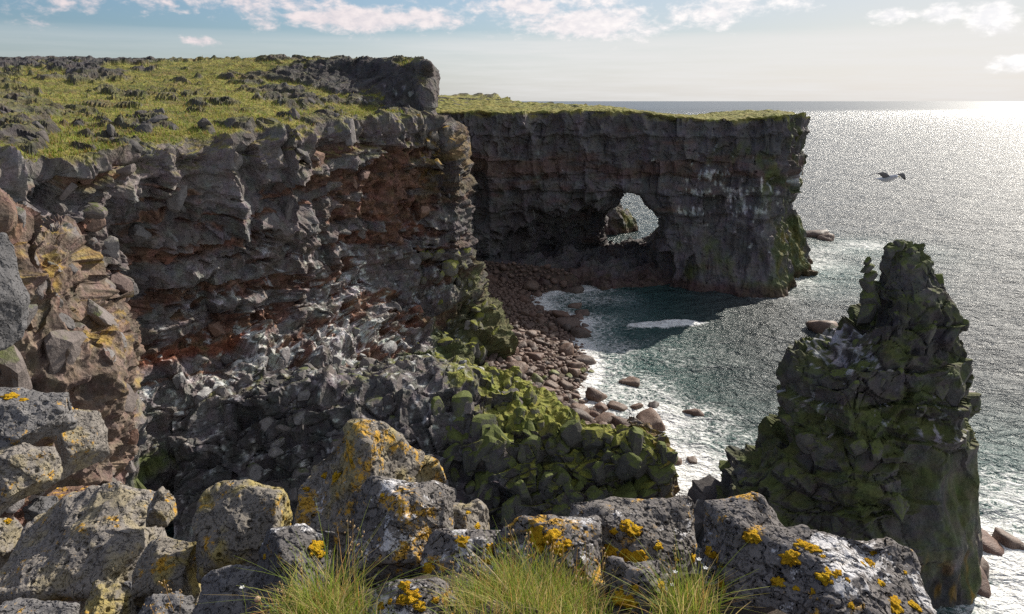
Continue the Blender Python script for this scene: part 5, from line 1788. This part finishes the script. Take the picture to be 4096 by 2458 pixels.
def build_stalks():
    rng = np.random.default_rng(17)
    # top of each stalk in the photograph, distance, height, what singles it out
    L = [(655, 2318, 3.0, .22, 'straight dry grass stalk, middle one of the three at the bottom left'), (725, 2360, 3.0, .17, 'dry grass stalk leaning right, beside a taller one at the bottom left'), (600, 2420, 2.9, .12, 'shortest dry stalk at the bottom left, left of the taller two'),
         (1412, 2078, 2.35, .42, 'tallest dry seed stalk in front of the rounded boulder'), (1205, 2215, 2.3, .28, 'dry branching stalk in front of the dark white-topped boulder'), (1440, 2105, 2.4, .38, 'green stalk with small seeds just right of the tallest dry one'),
         (2042, 2108, 2.25, .34, 'upright reddish seed stalk at the left of the widest grass patch'), (2118, 2135, 2.3, .32, 'pale seed stalk standing just right of the upright reddish one'), (2205, 2175, 2.3, .28, 'short seed stalk before the yellow moss cushions of the low ridge'), (2255, 2100, 2.4, .36, 'tall loose seed stalk before the left shoulder of the broad boulder'),
         (2340, 2150, 2.3, .32, 'seed stalk in front of the broad boulder, right end of the wide grass'), (2410, 2190, 2.3, .28, 'reddish stalk leaning before the moss of the broad boulder'), (1900, 2225, 2.2, .25, 'short pale seed stalk over the left of the wide grass'), (1815, 2250, 2.25, .24, 'thin pale stalk beside the small mossy rock at the bottom'),
         (2705, 2200, 2.3, .30, 'orange dry blade-like stalk left of the white-flowered tuft'), (1120, 2330, 2.2, .2, 'low straw stalk bending over in front of the dark boulder'), (2300, 2265, 2.1, .22, 'low seed stalk in the middle of the wide grass patch')]
    for (px, py, Yd, h, lab) in L:
        top = P(px, py, Yd); base = top + np.array([rng.normal() * .02, rng.normal() * .02, -h])
        base[2] = min(base[2], float(ground_z(0, Yd)) + .02)
        mid = (top + base) / 2 + np.array([rng.normal() * .012, 0, 0])
        root = bpy.data.objects.new('seed_stalk', None); COL.objects.link(root); root.location = base
        root['label'] = lab; root['category'] = 'grass stalk'; root['group'] = 'seed stalks rising from the grass'
        pth = [np.zeros(3), mid - base, top - base]
        V, Fc = tube(pth, [.0016, .0013, .0008], 5)
        link('stem', mk_mesh('stem', V, Fc, M_GSTEM if 'green' in lab else M_STRAW, True), root)
        ps = []
        for k in range(9):
            t = 1 - k * .045
            c = (pth[1] + (pth[2] - pth[1]) * (2 * t - 1)) if t > .5 else pth[1]
            off = np.array([rng.normal() * .012 * (1 + k * .15), rng.normal() * .010, rng.normal() * .004])
            ps.append(seed_blob(c + off, rng.uniform(.0022, .0034), rng))
        V, Fc = joined(ps)
        link('seed_head', mk_mesh('seed_head', V, Fc, M_SEED, True), root, kind='stuff')
    # dried round flower head at the left of the grass
    top = P(1030, 2398, 2.3)
    root = bpy.data.objects.new('dried_flower', None); COL.objects.link(root)
    base = top + np.array([.03, 0, -.16]); root.location = base
    root['label'] = 'round dried pinkish flower head on a green stem left of the grass'; root['category'] = 'flower'
    V, Fc = tube([(0, 0, 0), (-.012, 0, .08), tuple(top - base)], [.0018, .0016, .0013], 5)
    link('stem', mk_mesh('stem', V, Fc, M_GSTEM, True), root)
    D, F3 = SPH[3]
    V = D * (1 + .14 * fbm(D, .3, 2, seed=5))[:, None] * .0125 * np.array([1, 1, .9]) + (top - base)
    link('flower_head', mk_mesh('flower_head', V, F3, M_THRIFT, True), root)
    # small white flowers
    W = [(2700, 2290, 'left one of the four small white flowers in the narrow tuft'), (2795, 2240, 'highest of the four small white flowers in the narrow tuft'), (2822, 2275, 'right one of the four small white flowers in the narrow tuft'),
         (2690, 2342, 'lowest of the four small white flowers in the narrow tuft'), (968, 2352, 'single small white flower in front of the plain dark boulder')]
    for (px, py, lab) in W:
        top = P(px, py, 2.25)
        root = bpy.data.objects.new('white_flower', None); COL.objects.link(root)
        base = top + np.array([0, 0, -.16]); root.location = base
        root['label'] = lab; root['category'] = 'flower'; root['group'] = 'small white flowers'
        V, Fc = tube([(0, 0, 0), (.004, 0, .08), tuple(top - base)], [.0013, .0012, .001], 4)
        link('stem', mk_mesh('stem', V, Fc, M_GSTEM, True), root)
        D, F2_ = SPH[2]
        for k in range(5):
            a = k * 2 * math.pi / 5
            pv = D * np.array([.0055, .0035, .0014])
            R3 = np.array(Euler((0, -.35, a)).to_matrix())
            pv = (pv + np.array([.006, 0, 0])) @ R3.T + (top - base)
            link('petal', mk_mesh('petal', pv, F2_, M_PETAL, True), root)


build_stalks()


# ------------------------------------------------------------------ birds
M_GULLG = flat_mat('grey_feathers', (.16, .16, .18), .8)
M_GULLW = flat_mat('white_feathers', (.72, .71, .70), .8)
M_BLACK = flat_mat('black_feathers', (.03, .03, .03), .7)
M_BEAK = flat_mat('yellow_beak', (.55, .42, .10), .5)


def loft(sections, n=14):
    """sections: centre, half width, half height along x"""
    V = []; Fc = []
    for (c, w, h) in sections:
        for k in range(n):
            t = 2 * math.pi * k / n
            V.append((c[0], c[1] + math.cos(t) * w, c[2] + math.sin(t) * h))
    m = len(sections)
    for i in range(m - 1):
        for k in range(n):
            Fc.append((i * n + k, i * n + (k + 1) % n, (i + 1) * n + (k + 1) % n, (i + 1) * n + k))
    return np.array(V), np.array(Fc)


def wing(pts, n=8):
    """pts: leading edge point, chord, thickness; chord runs towards -x"""
    V = []; Fc = []
    for (p, ch, th) in pts:
        for k in range(n):
            t = 2 * math.pi * k / n
            V.append((p[0] - ch * (.5 - .5 * math.cos(t)), p[1], p[2] + math.sin(t) * th - .10 * ch * (.5 - .5 * math.cos(t))))
    for i in range(len(pts) - 1):
        for k in range(n):
            Fc.append((i * n + k, i * n + (k + 1) % n, (i + 1) * n + (k + 1) % n, (i + 1) * n + k))
    return np.array(V), np.array(Fc)


def build_flying_gull():
    root = bpy.data.objects.new('gull', None); COL.objects.link(root)
    root['label'] = 'grey and white gull gliding over the sea with both wings spread'; root['category'] = 'bird'
    pos = P(3552, 716, 15.5); root.location = pos
    body = [((-.30, 0, .035), .004, .003), ((-.24, 0, .03), .03, .010), ((-.17, 0, .018), .034, .028), ((-.09, 0, .004), .05, .052), ((0, 0, -.004), .058, .062), ((.07, 0, .004), .052, .058),
            ((.12, 0, .014), .038, .044), ((.155, 0, .022), .033, .036), ((.185, 0, .020), .028, .029), ((.207, 0, .012), .014, .015), ((.212, 0, .010), .003, .003)]
    V, Fc = loft(body)
    link('body', mk_mesh('body', V, Fc, M_GULLW, True), root)
    V, Fc = loft([((.20, 0, .012), .010, .010), ((.235, 0, .006), .006, .007), ((.255, 0, -.004), .002, .003)], 8)
    link('beak', mk_mesh('beak', V, Fc, M_BEAK, True), root)
    for sgn in (1, -1):
        pts = [((.07, sgn * .03, .035), .15, .014), ((.10, sgn * .16, .085), .14, .010), ((.11, sgn * .27, .10), .125, .008), ((.05, sgn * .40, .075), .10, .006), ((-.02, sgn * .50, .045), .07, .004)]
        V, Fc = wing(pts)
        w = link('wing', mk_mesh('wing', V, Fc, M_GULLG, True), root)
        V, Fc = wing([((-.02, sgn * .50, .045), .07, .004), ((-.07, sgn * .57, .018), .035, .003), ((-.10, sgn * .60, .006), .006, .001)])
        link('wing_tip', mk_mesh('wing_tip', V, Fc, M_BLACK, True), w)
    for sgn in (1, -1):
        D, F2_ = SPH[2]
        link('eye', mk_mesh('eye', D * .0045 + np.array([.175, sgn * .029, .028]), F2_, M_BLACK, True), root)
    root.rotation_euler = (R(-4), R(-13), R(-66)); root.scale = (1.2,) * 3


def perched(label, px, py, Yd, heading, scale=1.0, offs=0.0):
    root = bpy.data.objects.new('gull', None); COL.objects.link(root)
    root['label'] = label; root['category'] = 'bird'; root['group'] = 'gulls resting on the rocks'
    p = P(px, py, Yd)
    # stand on whatever rock is there
    best = None
    d = cam_ray(px, py)
    for V in (LC_V, ST_V):
        w = V - np.array([0, 0, CAMZ])
        t = w @ np.array(d) / (d.length ** 2)
        off = np.linalg.norm(w - t[:, None] * np.array(d), axis=1)
        m = off < .30
        if m.any():
            i = np.flatnonzero(m)[np.argmin(t[m])]
            if best is None or t[i] < best[0]: best = (t[i], V[i])
    q = best[1] if best else p
    root.location = Vector(q) + Vector((0, -.05, .12)); root.scale = (scale,) * 3
    body = [((-.22, 0, .02), .004, .004), ((-.15, 0, .045), .03, .02), ((-.06, 0, .08), .058, .05), ((.02, 0, .11), .068, .064), ((.075, 0, .15), .052, .055), ((.10, 0, .195), .036, .04),
            ((.115, 0, .235), .036, .038), ((.135, 0, .25), .028, .028), ((.15, 0, .248), .006, .008)]
    V, Fc = loft(body)
    link('body', mk_mesh('body', V, Fc, M_GULLW, True), root)
    for sgn in (1, -1):
        V, Fc = loft([((.06, sgn * .05, .13), .012, .02), ((0, sgn * .062, .11), .018, .042), ((-.10, sgn * .05, .07), .016, .03), ((-.20, sgn * .02, .035), .006, .008)], 8)
        link('wing', mk_mesh('wing', V, Fc, M_GULLG, True), root)
        V, Fc = tube([(.01, sgn * .025, .06), (.015, sgn * .025, -.10)], [.006, .004], 5)
        link('leg', mk_mesh('leg', V, Fc, M_BLACK, True), root)
    V, Fc = loft([((.145, 0, .247), .009, .010), ((.185, 0, .238), .003, .004)], 6)
    link('beak', mk_mesh('beak', V, Fc, M_BEAK, True), root)
    root.rotation_euler = (0, 0, heading)


build_flying_gull()
perched('white and grey gull perched on a ledge of rusty rock in the dark left cliff', 635, 1568, 46, R(20))
perched('white gull resting low in the dark hollow of the left cliff, below the other', 640, 1800, 44, R(10))
perched('small white gull sitting on the right side of the sea stack', 3668, 1662, 38, R(200), .9)
